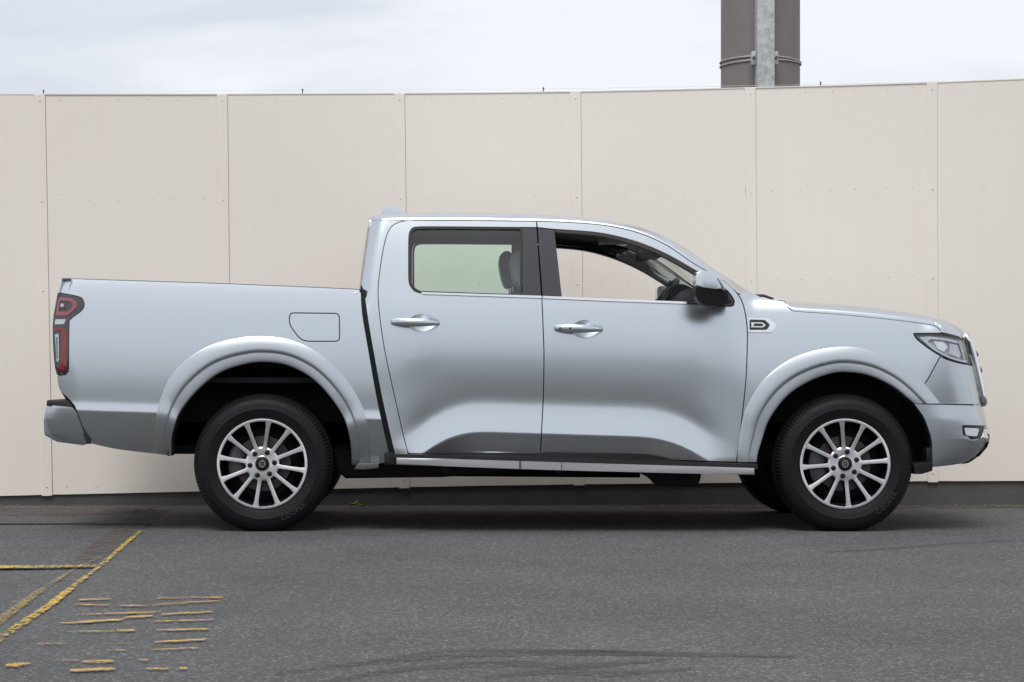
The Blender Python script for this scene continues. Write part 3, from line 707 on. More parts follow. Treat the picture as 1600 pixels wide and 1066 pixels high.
panel('bumper_lip', [(1545.5, 690), (1542.5, 698.5), (1531, 712), (1514, 723.2), (1503, 725.5), (1515, 720.5), (1530, 708.5), (1540, 697)], BLACKTRIM, lo[0], gap=0, off=-0.004, flange=0.02, su=4, sv=3, fparent=lo[1])

# fender emblem: chrome frame, black inlay, chrome U
emb = rnd([(1168.6, 496.6), (1201, 497.6), (1213, 507.4), (1206.5, 519.6), (1169.2, 519.6)], 3, 3)
em = panel('fender_badge', emb, CHROME, truck, gap=0, off=-0.006, flange=0.01, su=5, sv=3)
panel('badge_inlay', rnd([(1171, 499.4), (1195, 500), (1203, 508), (1198, 515.4), (1171, 515.4)], 2, 2), BLACKTRIM, em[0], gap=0, off=-0.0085, flange=0.003, su=6, sv=4, fparent=em[1])
panel('badge_letter', [(1173, 503.6), (1191, 504.2), (1196, 508), (1192, 511.6), (1173, 511.6), (1173, 510), (1190.6, 510), (1193, 508), (1190.4, 505.8), (1173, 505.2)], CHROME, em[0], gap=0, off=-0.0105, flange=0.002, su=6, sv=4, fparent=em[1])
panel('badge_letter', arc(1175.6, 507.3, 2.3, 0, 360, 14)[:-1], CHROME, em[0], gap=0, off=-0.0112, flange=0.002, su=6, sv=4, fparent=em[1])

# ------------------------------------------------------------------ roof, windscreen
roof_sil = [(560, 352), (576, 341), (584, 337.2), (596, 334.4), (640, 332.4), (710, 331.2), (820, 334.6), (880, 337), (925, 341), (977.5, 349), (1003.8, 355.6), (1030, 366), (1056, 379), (1082.5, 395.8), (1108.8, 415.4), (1135, 433.4), (1166.5, 453), (1240, 500)]
def loft_section(edge, sil, nexp, ts, bow=None, hmax=60):
    """edge: list of (U,V,g); returns rows of points from edge to centre line so that each section touches the traced silhouette"""
    rows = []
    ph = np.array(ts) * math.pi / 2
    for s_, (U, V, g) in enumerate(edge):
        n = nexp(s_ / (len(edge) - 1)) if callable(nexp) else nexp
        yy = g + (YC - g) * (1 - np.cos(ph) ** (2 / n)); hz = np.sin(ph) ** (2 / n)
        xx = (U - X0) * M + (bow(s_ / (len(edge) - 1), yy) if bow else 0)
        lo_, hi_ = 0.3, hmax
        for _ in range(36):
            h = (lo_ + hi_) / 2; VV = V - h * hz
            uu = X0 + xx * F / (D0 + yy); vv = Y0 + (VV - Y0) * D0 / (D0 + yy)
            if (vv - interp(sil, uu)).min() < 0: hi_ = h
            else: lo_ = h
        VV = V - lo_ * hz
        rows.append(np.stack([xx + 0 * yy, yy, H - (VV - Y0) * M], -1))
    return rows
ts = [0, .06, .13, .2, .27, .34, .42, .5, .58, .66, .74, .82, .91, 1.0]
ed_px = spl([(577.5, 346.5), (584, 345.2), (600, 344.7), (645, 344.2), (711, 344.0), (775, 344.6), (838, 345.5), (880, 346.7), (925, 349.5), (964, 354.9), (1003.7, 365.5), (1043, 383.5), (1082.5, 410.1), (1114, 428.3), (1133, 439.5), (1148, 453.2), (1156, 459.2)], 5)
eU, eV, eg = ray(np.array([p[0] for p in ed_px]), np.array([p[1] for p in ed_px]), g_cab)
rows = loft_section(list(zip(eU, eV, eg)), roof_sil, 2.5, ts, bow=lambda s, y: 0.30 * sstep(.72, 1, s) * (y - .15) ** 1 * 0.9 + 0 * y)
def loft_obj(name, rows, cells, mats, parent, lift=0.0, lo=None):
    """cells(i, j) -> True to keep; mirrored across the centre line"""
    ni, nj = len(rows), len(rows[0]); V_ = []; idx = {}
    full = [np.concatenate([r, (r * [1, -1, 1] + [0, 2 * YC, 0])[::-1][1:]]) for r in rows]
    NJ = 2 * nj - 1; fs = []
    for i in range(ni - 1):
        for j in range(NJ - 1):
            jj = j if j < nj - 1 else NJ - 2 - j
            if cells(i, jj):
                q = [(i, j), (i, j + 1), (i + 1, j + 1), (i + 1, j)]
                f = []
                for k in q:
                    if k not in idx: idx[k] = len(V_); V_.append(tuple(full[k[0]][k[1]] + [0, 0, lift]))
                    f.append(idx[k])
                fs.append(f)
    bm = bmesh.new(); bv = [bm.verts.new(v) for v in V_]
    for f in fs: bm.faces.new([bv[i] for i in f])
    return bm_obj(name, bm, mats, parent, angle=70)
hdr = next(i for i, p in enumerate(ed_px) if p[0] > 992); jg = 5
rf = loft_obj('roof', rows, lambda i, j: not (i >= hdr and j >= jg), PAINT, truck)
loft_obj('windscreen', rows, lambda i, j: i >= hdr and j >= jg, GLASS_W, truck)
rows_in = [r * [1, 1, 1] + [0, 0, 0] for r in rows]
def inner_rows():
    out = []
    for i, r in enumerate(rows):
        k = max(0.0, min(1.0, (hdr + 2 - i) / 8))
        q = r.copy(); q[:, 1] = YC + (q[:, 1] - YC) * (0.985 - .03 * k); q[:, 2] -= 0.014 + .031 * k; out.append(q)
    return out
loft_obj('headliner', inner_rows(), lambda i, j: not (i >= hdr - 1 and j >= jg - 1), INT_HEAD, truck)
# aerial fin
fin = spl([(594.2, 321.8), (602, 321.2), (611, 321.8), (622, 325.5), (634, 332)], 3) + [(634, 336), (598, 336)] + spl([(597.2, 334), (596.6, 328), (594.2, 321.8)], 2)
prism('aerial_fin', fin, YC - .05, YC + .05, PAINT, truck, bev=0.012, tilt=lambda u, v: .0009 * (333 - v))
# rear wall of the cab with window
cr_px = spl([(579.4, 346), (575.6, 358.5), (569.4, 397.5), (563.8, 440)], 4) + [(562, 470), (562, 560), (562, 640)]
cU, cV, cg = ray(np.array([p[0] for p in cr_px]), np.array([p[1] for p in cr_px]), g_cab, gmax=.5)
cg = np.where(np.arange(len(cr_px)) > 12, cg[12], cg)
rw = []
fr_ = (rows[0][:, 1] - rows[0][0, 1]) / (YC - rows[0][0, 1])
rw.append(rows[0] + [-.001, 0, 0])
for U_, V_, g_ in list(zip(cU, cV, cg))[1:]:
    y = g_ + (YC - g_) * fr_; x = (U_ - X0) * M - .002 - 0.03 * (1 - ((YC - y) / (YC - g_)) ** 2)
    rw.append(np.stack([x, y, 0 * y + H - (V_ - Y0) * M], -1))
jw_ = next(k for k, f_ in enumerate(fr_) if f_ > .17)
isW = lambda i, j: (j >= jw_ and 3 <= i <= 10)
loft_obj('cab_rear_wall', rw, lambda i, j: not isW(i, j), PAINT, truck)
loft_obj('rear_window', rw, isW, GLASS_D, truck)

# ------------------------------------------------------------------ bonnet
hood_sil = [(1180, 458), (1206, 467), (1224, 470.0), (1260, 471.8), (1310, 474.5), (1370, 480.5), (1430, 489.5), (1475, 500), (1490, 506), (1499, 511), (1506, 517), (1512, 523), (1530, 545)]
he = spl([(1228, 475), (1231, 479.2), (1237, 483.8), (1247, 486.6), (1310, 491), (1400, 500), (1454, 507.3), (1463, 510.4), (1468.5, 514.3), (1471.5, 519), (1480, 520.8), (1492, 524), (1502, 527), (1508, 529)], 4)
hU, hV, hg = ray(np.array([p[0] for p in he]), np.array([p[1] for p in he]), g_cab)
g_e = hg[-1]
def hbow(s, y):
    return sstep(0.55, 1.0, s) * np.maximum(0, plan_e(np.full_like(y, g_e)) - plan_e(y)) - 0.10 * sstep(.25, 0, s) * ((y - .25) / .7).clip(0, 1) ** 1.5
hrows = loft_section(list(zip(hU, hV, hg)), hood_sil, lambda s: 2.6 + 1.0 * s, ts, bow=hbow, hmax=40)
loft_obj('bonnet', hrows, lambda i, j: True, PAINT, truck)
# scuttle below the windscreen (black) and wiper
sc_px = spl([(1168, 456), (1187, 463), (1206, 467.5), (1228, 472)], 3)
box('scuttle_panel', ((1150 - X0) * M, .14, H - (482 - Y0) * M - .06), ((1235 - X0) * M, 2 * YC - .14, H - (482 - Y0) * M - .004), BLACKTRIM, truck, .01)
bm = tube_bm([P(1181, 462.0, .30), P(1193, 462.0, .42), P(1207, 467.0, .52)], .008)
bm_obj('wiper_arm', bm, BLACKTRIM, truck)

# ------------------------------------------------------------------ nose: front skin between the two sides, grille
def nose_rows(v0, v1, n, ya, push=-0.006, nj=26):
    out = []
    for v in np.linspace(v0, v1, n):
        y = ya + (YC - ya) * np.linspace(0, 1, nj)
        x = (XfU(v) - X0) * M - plan_e(y - 0.034) + push
        out.append(np.stack([x, y, 0 * y + H - (v - Y0) * M], -1))
    return out
r_ = nose_rows(521, 634, 14, 0.16, -.022, nj=20)
for far in (0, 1):
    v_ = [tuple(p) for r in r_ for p in r[:9]]
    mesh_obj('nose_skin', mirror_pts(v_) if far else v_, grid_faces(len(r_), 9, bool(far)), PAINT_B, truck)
r_ = nose_rows(521, 634, 14, 0.37, -.004)
loft_obj('nose_panel', r_, lambda i, j: True, BLACKTRIM, truck)
r_ = nose_rows(634, 716, 14, 0.16, -.018)
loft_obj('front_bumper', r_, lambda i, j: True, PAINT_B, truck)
gr = empty('x', (0, 0, 0)); bpy.data.objects.remove(gr)
def nose_pt(y, v, push):
    return Vector(((XfU(v) - X0) * M - float(plan_e(np.array(y - .034))) + push, y, H - (v - Y0) * M))
ring = []
ya, yb = 0.37, 2 * YC - 0.37
def nose_pt2(y, v, push): return nose_pt(min(y, 2 * YC - y), v, push) * 1 if y <= YC else Vector((nose_pt(2 * YC - y, v, push).x, y, H - (v - Y0) * M))
for v in np.linspace(521, 630, 10): ring.append(nose_pt2(ya, v, 0.012))
for y in np.linspace(ya, yb, 22)[1:-1]: ring.append(nose_pt2(y, 632, 0.012))
for v in np.linspace(630, 521, 10): ring.append(nose_pt2(yb, v, 0.012))
for y in np.linspace(yb, ya, 22)[1:-1]: ring.append(nose_pt2(y, 519, 0.012))
gro = bm_obj('grille', tube_bm(ring, 0.022, 10, closed=True), CHROME, truck, angle=80)
for v in (540, 552.5, 566, 579, 593, 608):
    bm_obj('grille_bar', tube_bm([nose_pt2(y, v, 0.018) for y in np.linspace(ya + .03, yb - .03, 24)], 0.011, 8), DARKCHROME, gro, angle=80)
for v in (552.5, 578.5):
    bm_obj('grille_stud', tube_bm([nose_pt2(ya + .10, v, -.01), nose_pt2(ya + .10, v, .046), nose_pt2(ya + .10, v, .052)], [.018, .018, .012], 12), DARKCHROME, gro)

# ------------------------------------------------------------------ load bed: rail caps, liner, tailgate, rear bumper
bt = [(97, 435.2), (200, 438.6), (340, 443.0), (460, 447.8), (563, 452.4)]
bU, bV, bg_ = ray(np.array([p[0] for p in bt]), np.array([p[1] for p in bt]), g_bed)
for far in (0, 1):
    vs_ = []
    for U_, V_, g_ in zip(bU, bV, bg_):
        x = (U_ - X0) * M; z = H - (V_ - Y0) * M
        prof = [(g_ + .001, z - .006), (g_ + .001, z + .001), (g_ + .006, z + .003), (g_ + .075, z + .002), (g_ + .085, z - .01), (g_ + .085, z - .46)]
        vs_ += [(x, a, b) for a, b in prof]
    fs = grid_faces(len(bt), 6)
    if far: vs_ = mirror_pts(vs_); fs = [f[::-1] for f in fs]
    fm = [0 if (i % 5) < 4 else 1 for i in range(len(fs))]
    bm = bmesh.new(); bv = [bm.verts.new(v) for v in vs_]
    for f, k in zip(fs, fm): bm.faces.new([bv[i] for i in f]).material_index = k
    bm_obj('bed_rail', bm, [RAIL, LINER], truck)
box('bed_floor', ((100 - X0) * M, .12, H - (590 - Y0) * M - .03), ((560 - X0) * M, 2 * YC - .12, H - (590 - Y0) * M), LINER, truck)
box('bed_front_wall', ((552 - X0) * M, .10, H - (600 - Y0) * M), ((557 - X0) * M, 2 * YC - .10, H - (456 - Y0) * M), PAINT, truck, .004)
tg_px = [(97, 436), (93, 454), (87.5, 478), (85, 492), (83.6, 511), (84.6, 545), (87.5, 574), (91.5, 590), (95, 612), (105, 628)]
vs_ = []
for (u, v) in tg_px:
    p = P(u, v, .10)
    for y in np.linspace(.105, 2 * YC - .105, 9): vs_.append((p.x - 0.012 * (1 - ((y - YC) / .85) ** 2), y, p.z))
n0 = len(vs_); vs_ += [(x + .05, y, z) for (x, y, z) in vs_]
fs = grid_faces(len(tg_px), 9, True) + [tuple(i + n0 for i in f) for f in grid_faces(len(tg_px), 9)]
fs += [(i, i + 1, n0 + i + 1, n0 + i) for i in range(8)]
mesh_obj('tailgate', vs_, fs, PAINT, truck, angle=40)
# tail lamps
tl = spl([(89.6, 457), (122, 463.4), (129.2, 468.4), (131.6, 476), (127.6, 485), (111, 498.6), (108, 508), (107.2, 575), (105.6, 580.6), (101, 585.5), (89.6, 586.6)], 4) + spl([(88.6, 586), (85.2, 574), (82.4, 545), (81.6, 511), (83.2, 492), (85.8, 478), (89.6, 457)], 3)
tlo = panel('tail_lamp', dedupe(tl), SMOKE, truck, gf=g_bed, gap=0.4, off=0.004, flange=0.03, su=4, sv=3)
def tlp(nm, pts, m_, off, r=1.5):
    panel(nm, rnd(pts, r, 3), m_, tlo[0], gf=g_bed, gap=0, off=off, flange=0.008, su=4, sv=4, fparent=tlo[1])
ring_o = rnd([(91.5, 464), (112, 466), (119.5, 471.5), (121, 479), (112, 488), (104, 493.5), (87, 493.5)], 4, 4); ring_i = rnd([(93.5, 469.5), (109, 471), (113.5, 475.5), (113, 480.5), (106, 487), (91.5, 487.5)], 3, 4)
panel('lens_ring', ring_o, PINKLENS, tlo[0], gf=g_bed, holes=[ring_i], gap=0, off=-0.001, flange=0.008, su=4, sv=4, fparent=tlo[1])
tlp('reverse_lamp', [(94, 473), (101.5, 473.5), (102.5, 482), (92, 482)], SMOKE, 0.0)
tlp('bulb_glint', [(95, 474.5), (99.4, 474.5), (99.4, 479.5), (94.6, 479.5)], CLEARLENS, -0.002)
tlp('indicator_lens', [(86.5, 499), (103, 499), (100, 506.5), (85, 507)], CLEARLENS, 0.001)
tlp('brake_lens', [(95.5, 512.5), (103, 513.5), (104.3, 520), (104, 574), (101, 579.5), (90, 579.8), (88.5, 575), (95, 573)], REDLENS, -0.001)
tlp('brake_lens', [(84.5, 512.5), (95, 512), (95, 516.5), (84, 517.5)], REDLENS, -0.001)
tlp('light_guide', [(86, 522), (91.5, 522), (92.3, 564), (88.5, 566)], CLEARLENS, -0.001)
tlp('lens_slot', [(87.6, 527), (89.6, 527), (90.2, 560), (89, 560)], SMOKE, -0.0025, .5)
# rear bumper
rb_face = rnd([(72, 632.5), (114, 637.0), (119.5, 644.5), (137, 692), (131, 696), (89, 690.6), (69.5, 680), (68.5, 656)], 2.5, 2)
RB = integ([(640, 40), (655, 24), (660, 0), (672, -7), (690, -13), (708, -20), (716, -32), (740, -50)], 672, 0.030)
def g_rb(U, V):
    w = np.asarray(V, float) - 0.03 * (np.asarray(U, float) - 850)
    return np.interp(w, *RB) + 0.05 * np.clip(1 - (U - interp([(625, 72), (656, 67), (680, 68), (692, 85)], V)) * M / .12, 0, 1.2) ** 2.2
rbp = panel('rear_bumper', rb_face, PAINT_B, truck, gf=g_rb, gap=0, su=4, sv=2.0, flange=0.05)
prism('bumper_core', inset(rb_face, 1.2), 0.085, 2 * YC - 0.085, PAINT_B, truck, bev=0.004)
prism('bumper_step', rnd([(73.5, 625.2), (103.5, 624.4), (109, 627.8), (117, 638.5), (72.3, 634.2)], 1.5, 2), 0.055, 2 * YC - 0.055, BLACKTRIM, truck, bev=0.008)
prism('bumper_bracket', [(116, 640), (120.5, 641), (140, 694), (135.5, 694)], 0.05, 0.3, BLACKTRIM, truck)

# ------------------------------------------------------------------ underbody
def ubox(nm, u0, v0, u1, v1, g0, g1, m_=UNDER, bev=.01):
    return box(nm, ((u0 - X0) * M, g0, H - (v1 - Y0) * M), ((u1 - X0) * M, g1, H - (v0 - Y0) * M), m_, truck, bev)
ubox('cabin_floor', 566, 690, 1180, 716, .10, 2 * YC - .10)
ubox('floor_sill', 600, 708, 1172, 728, .07, .20); ubox('floor_sill', 600, 708, 1172, 728, 2 * YC - .20, 2 * YC - .07)
ubox('chassis_rail', 255, 660, 1440, 702, .42, .52); ubox('chassis_rail', 255, 660, 1440, 702, 2 * YC - .52, 2 * YC - .42)
ubox('engine_block', 1190, 560, 1460, 700, .46, 2 * YC - .46)
prism('fuel_tank', [(520, 700), (720, 705), (800, 726), (800, 738), (690, 746), (540, 748), (524, 735)], .40, .95, UNDER, truck, bev=.02)
prism('gearbox_mount', [(1005, 720), (1100, 720), (1094, 752), (1088, 761), (1030, 760), (1022, 750), (1002, 741)], .38, .75, UNDER, truck, bev=.012)
prism('bracket', [(560, 724), (592, 724), (591, 732), (566, 734), (553, 733)], .06, .18, RAIL, truck, bev=.004)
bm = tube_bm([P(411, 727, .1), P(411, 727, 2 * YC - .1)], .05, 12); bm_obj('rear_axle', bm, UNDER, truck)
bm = bmesh.new(); bmesh.ops.create_uvsphere(bm, u_segments=20, v_segments=12, radius=.16, matrix=Matrix.Translation(P(411, 727, YC * 1.0)).copy()); bm_obj('differential', bm, UNDER, truck)
for s in (0.46, 2 * YC - .46):
    bm_obj('leaf_spring', tube_bm([P(292, 690, s), P(340, 722, s), P(411, 742, s), P(500, 736, s), P(590, 712, s)], .028, 8), UNDER, truck)
bm_obj('exhaust_pipe', tube_bm([P(290, 690, 1.5), P(340, 690, 1.5), P(420, 670, 1.5), P(560, 735, 1.45), P(1000, 738, 1.35)], .035, 10), UNDER, truck)
# arch liners: half barrels over each wheel
def liner(cx, cy, r, gf):
    for far in (0, 1):
        vs_ = []; ns = 40
        ys = [0.075, .20, .34, .42]
        for y in ys:
            for i in range(ns + 1):
                a = R(-2 + 184 * i / ns); rr = r * M
                vs_.append(((cx - X0) * M + rr * math.cos(a), y, H - (cy - Y0) * M + rr * math.sin(a)))
        fs = grid_faces(len(ys), ns + 1)
        c = len(vs_); b = (len(ys) - 1) * (ns + 1)
        fs.append([b + i for i in range(ns + 1)])
        if far: vs_ = mirror_pts(vs_)
        mesh_obj('arch_liner', vs_, fs, LINER, truck, angle=40)
liner(409, 709, 150, g_bed); liner(1320, 724, 150, g_cab)
ubox('valance', 1455, 700, 1500, 728, .12, 2 * YC - .12, BLACKTRIM)
prism('mud_guard', [(1428, 726), (1458, 722), (1457, 736), (1440, 741), (1429, 741)], .09, .32, LINER, truck, bev=.004)

# side step
def step(far):
    g0, g1 = (-0.045, 0.02)
    par = truck
    pts = [(619, 715.2), (700, 717.3), (900, 723.4), (1100, 729.2), (1179, 731.6), (1179.5, 742.4), (1100, 740.6), (900, 735.6), (812, 733.0), (700, 728.8), (619.5, 726.4)]
    st = prism('side_step', pts, g0, g1, GREYSTEP, truck, bev=.010, far=False)
    tp = [(616, 709.5), (840, 714.8), (1184, 725.5), (1184, 733), (840, 723), (616, 717)]
    prism('step_tread', tp, -0.036, 0.20, BLACKTRIM, st)
    prism('step_joint', [(811, 720.6), (814.5, 720.7), (814.5, 733.4), (811, 733.3)], -0.0465, 0.02, DARKCHROME, st)
    prism('step_joint', [(877, 722.6), (878.4, 722.6), (878.4, 735.4), (877, 735.4)], -0.0465, 0.02, DARKCHROME, st)
    for u in (868, 1010, 690): prism('step_bracket', [(u, 728), (u + 14, 728), (u + 10, 738 + (u - 620) * .012), (u + 3, 738 + (u - 620) * .012)], .08, .35, UNDER, st)
    return st
step(0)
pts = [(619, 715.2), (900, 723.4), (1179, 731.6), (1179.5, 742.4), (900, 735.6), (619.5, 726.4)]
bm = bmesh.new()
fr = [bm.verts.new(Vector((P(u, v, 0).x, 2 * YC - .005, P(u, v, 0).z))) for u, v in pts]; bk = [bm.verts.new(v.co - Vector((0, .15, 0))) for v in fr]
bm.faces.new(fr); bm.faces.new(bk[::-1])
for i in range(len(fr)): bm.faces.new((fr[i], bk[i], bk[(i + 1) % len(fr)], fr[(i + 1) % len(fr)]))
bm_obj('side_step', bm, GREYSTEP, truck)

# ------------------------------------------------------------------ wheels
WR = 0.389
def lathe(prof, n=96, bm=None, mod=None):
    bm = bm or bmesh.new(); rings = []
    for i, (r, y) in enumerate(prof):
        ring = []
        for k in range(n):
            a = 2 * math.pi * k / n; rr, yy = r, y
            if mod: rr, yy = mod(i, k, r, y)
            ring.append(bm.verts.new((rr * math.cos(a), yy, rr * math.sin(a))))
        rings.append(ring)
    for i in range(len(prof) - 1):
        for k in range(n): bm.faces.new((rings[i][k], rings[i][(k + 1) % n], rings[i + 1][(k + 1) % n], rings[i + 1][k]))
    return bm
def text_on_tyre(s, r, a_mid, size, y):
    cu = bpy.data.curves.new('t', 'FONT'); cu.body = s; cu.size = size; cu.extrude = 0.0; cu.space_character = 1.15; cu.resolution_u = 3
    o = bpy.data.objects.new('t', cu); SC.collection.objects.link(o)
    dg = bpy.context.evaluated_depsgraph_get(); me = bpy.data.meshes.new_from_object(o.evaluated_get(dg))
    v = [tuple(x.co) for x in me.vertices]; f = [tuple(p.vertices) for p in me.polygons]
    bpy.data.objects.remove(o); bpy.data.curves.remove(cu); bpy.data.meshes.remove(me)
    wdt = max(p[0] for p in v)
    out = []
    for (x, h, _) in v:
        a = R(a_mid) + (x - wdt / 2) / r          # reads from inside, along the lower edge
        rr = r - h + size * .35
        out.append((rr * math.cos(a), y, rr * math.sin(a)))
    return out, f
def make_wheel():
    """local: axle along y, outer face towards -y"""
    t_ = 0.262
    side = [(0.252, .016), (0.258, .008), (0.266, .004), (0.285, -.002), (0.300, -.006), (0.304, -.0075), (0.308, -.006), (0.325, -.004), (0.342, .002), (0.352, .009), (0.3545, .010), (0.363, .020), (0.371, .034), (0.3765, .055)]
    mid = [(0.3785, .080), (.3805, .0802), (.3805, .108), (.3735, .109), (.3735, .119), (.381, .120), (.381, .145), (.3735, .146), (.3735, .156), (.3805, .157), (.3805, .182)]
    side = [(r if r < .27 else .27 + (r - .27) * .119 / .111, y) for r, y in side]; mid = [(r + .008, y) for r, y in mid]
    prof = side + mid + [(r, t_ - y) for r, y in side[::-1]] + [(0.23, t_ - .02)]
    def mod(i, k, r, y):
        b = k % 2
        if 9 <= i <= 14 or len(prof) - 16 <= i <= len(prof) - 11:
            if b == 0: return r - 0.0050, y
        return r, y
    wh_bm = lathe([(0.252, .018), (0.2545, .010), (0.252, .004), (0.247, .003), (0.238, .004), (0.2355, .007), (.233, .03), (.225, .06), (.22, .12), (.232, .20), (.25, .24)], 96)
    for f in wh_bm.faces:
        r = sum(math.hypot(v.co.x, v.co.z) for v in f.verts) / 4; y = sum(v.co.y for v in f.verts) / 4
        f.material_index = 0 if (r > .2335 and y < .03) else 1
    wheel = bm_obj('wheel', wh_bm, [MACHINED, POCKET], None, angle=30)
    def sub(nm, bm, m_, angle=35): o = bm_obj(nm, bm, m_, None, angle=angle); o.parent = wheel; return o
    sub('tyre', lathe(prof, 228, mod=mod), TYRE, 28)
    v, f = text_on_tyre('COOPER', 0.320, -48, 0.036, -.0086)
    o = mesh_obj('tyre_lettering', v, f, TEXTRUB, None, smooth=False); o.parent = wheel
    v, f = text_on_tyre('COOPER', 0.320, 132, 0.036, -.0086)
    o = mesh_obj('tyre_lettering', v, f, TEXTRUB, None, smooth=False); o.parent = wheel
    # hub face
    hub = lathe([(.0005, .012), (.044, .012), (.046, .0135), (.075, .0125), (.087, .0130), (.094, .018), (.096, .05)], 72)
    sub('hub', hub, MACHINED, 30)
    cap = lathe([(.0005, .004), (.030, .0045), (.036, .006), (.0395, .010), (.040, .014)], 48)
    sub('centre_cap', cap, POCKET, 40)
    em_ = bmesh.new(); n = 28                                  # shield-like ring emblem
    def em_pt(a, s): r = (.0195 + .004 * max(0, math.sin(a)) ** 6) * s; return (r * math.cos(a) * .95, .0035, r * math.sin(a))
    A = [em_.verts.new(em_pt(2 * math.pi * k / n, 1)) for k in range(n)]; B = [em_.verts.new(em_pt(2 * math.pi * k / n, .66)) for k in range(n)]
    for k in range(n): em_.faces.new((A[k], A[(k + 1) % n], B[(k + 1) % n], B[k]))
    c_ = [em_.verts.new((x * .0052, .0033, z * .0075)) for x, z in ((-1, 0), (0, -1), (1, 0), (0, 1))]; em_.faces.new(c_)
    sub('cap_emblem', em_, CHROME)
    # spokes
    sp = bmesh.new()
    rs = [.084, .100, .13, .17, .21, .238]; hw = [.0160, .0108, .0102, .0104, .0112, .0165]; yy = [.0125, .0125, .0105, .0080, .0055, .0045]
    secs = []
    for r, h, y in zip(rs, hw, yy):
        secs.append([sp.verts.new(c) for c in ((r, y + .052, -h * 1.25), (r, y + .006, -h * 1.12), (r, y + .0005, -h), (r, y, -h * .8), (r, y, h * .8), (r, y + .0005, h), (r, y + .006, h * 1.12), (r, y + .052, h * 1.25))])
    for i in range(len(secs) - 1):
        for k in range(7):
            fc = sp.faces.new((secs[i][k], secs[i][k + 1], secs[i + 1][k + 1], secs[i + 1][k])); fc.material_index = 0 if 1 < k < 5 else 1
    s0 = sub('spoke', sp, [MACHINED, POCKET], 25)
    for k in range(1, 12):
        c = s0.copy(); link(c); c.parent = wheel; c.rotation_euler = (0, R(30 * k), 0)
    nut = lathe([(.0005, -.002), (.0090, -.0015), (.0118, .003), (.0122, .0124), (.0150, .0126)], 16)
    n0 = sub('lug_nut', nut, POCKET, 30)
    for k in range(6):
        c = n0 if k == 0 else link(n0.copy()); c.parent = wheel
        a = R(60 * k + 15); c.location = (.0685 * math.cos(a), 0, .0685 * math.sin(a))
    disc = lathe([(.07, .075), (.09, .070), (.155, .070), (.155, .092), (.06, .092)], 64); sub('brake_disc', disc, DISC, 30)
    back = lathe([(.0005, .10), (.19, .10), (.222, .13)], 48); sub('dust_shield', back, LINER)
    cal = bmesh.new()
    for i in range(9):
        pass
    vsl = []
    for i in range(10):
        a = R(150 + 60 * i / 9)
        vsl.append([cal.verts.new((r * math.cos(a), y, r * math.sin(a))) for r, y in ((.115, .085), (.115, .052), (.135, .045), (.178, .05), (.195, .062), (.195, .10))])
    for i in range(9):
        for k in range(5): cal.faces.new((vsl[i][k], vsl[i][k + 1], vsl[i + 1][k + 1], vsl[i + 1][k]))
    for e in (vsl[0], vsl[-1]): cal.faces.new(e)
    sub('brake_caliper', cal, CALIPER, 30)
    return wheel
def copy_tree(o, parent):
    c = o.copy(); link(c); c.parent = parent
    for ch in list(o.children): copy_tree(ch, c)
    return c
w0 = make_wheel()
GY = 0.050
specs = [((409.5 - X0) * M * (1 + GY / D0), GY, 0, R(81.3 - 90)), ((1321 - X0) * M * (1 + GY / D0), GY, 0, R(94.5 - 90))]
specs = specs + [(specs[0][0], 2 * YC - GY, math.pi, 0.2), (specs[1][0], 2 * YC - GY, math.pi, 0.1)]
tr_loc = truck.location
for i, (x, y, rz, spin) in enumerate(specs):
    w = w0 if i == 0 else copy_tree(w0, truck)
    w.parent = truck
    w.location = Vector((x, y, WR - .012)) - tr_loc
    w.rotation_euler = Matrix.Rotation(rz, 3, 'Z').to_euler() if rz else (0, 0, 0)
    m_ = (Matrix.Rotation(rz, 3, 'Z') @ Matrix.Rotation(-spin, 3, 'Y')); w.rotation_euler = m_.to_euler()

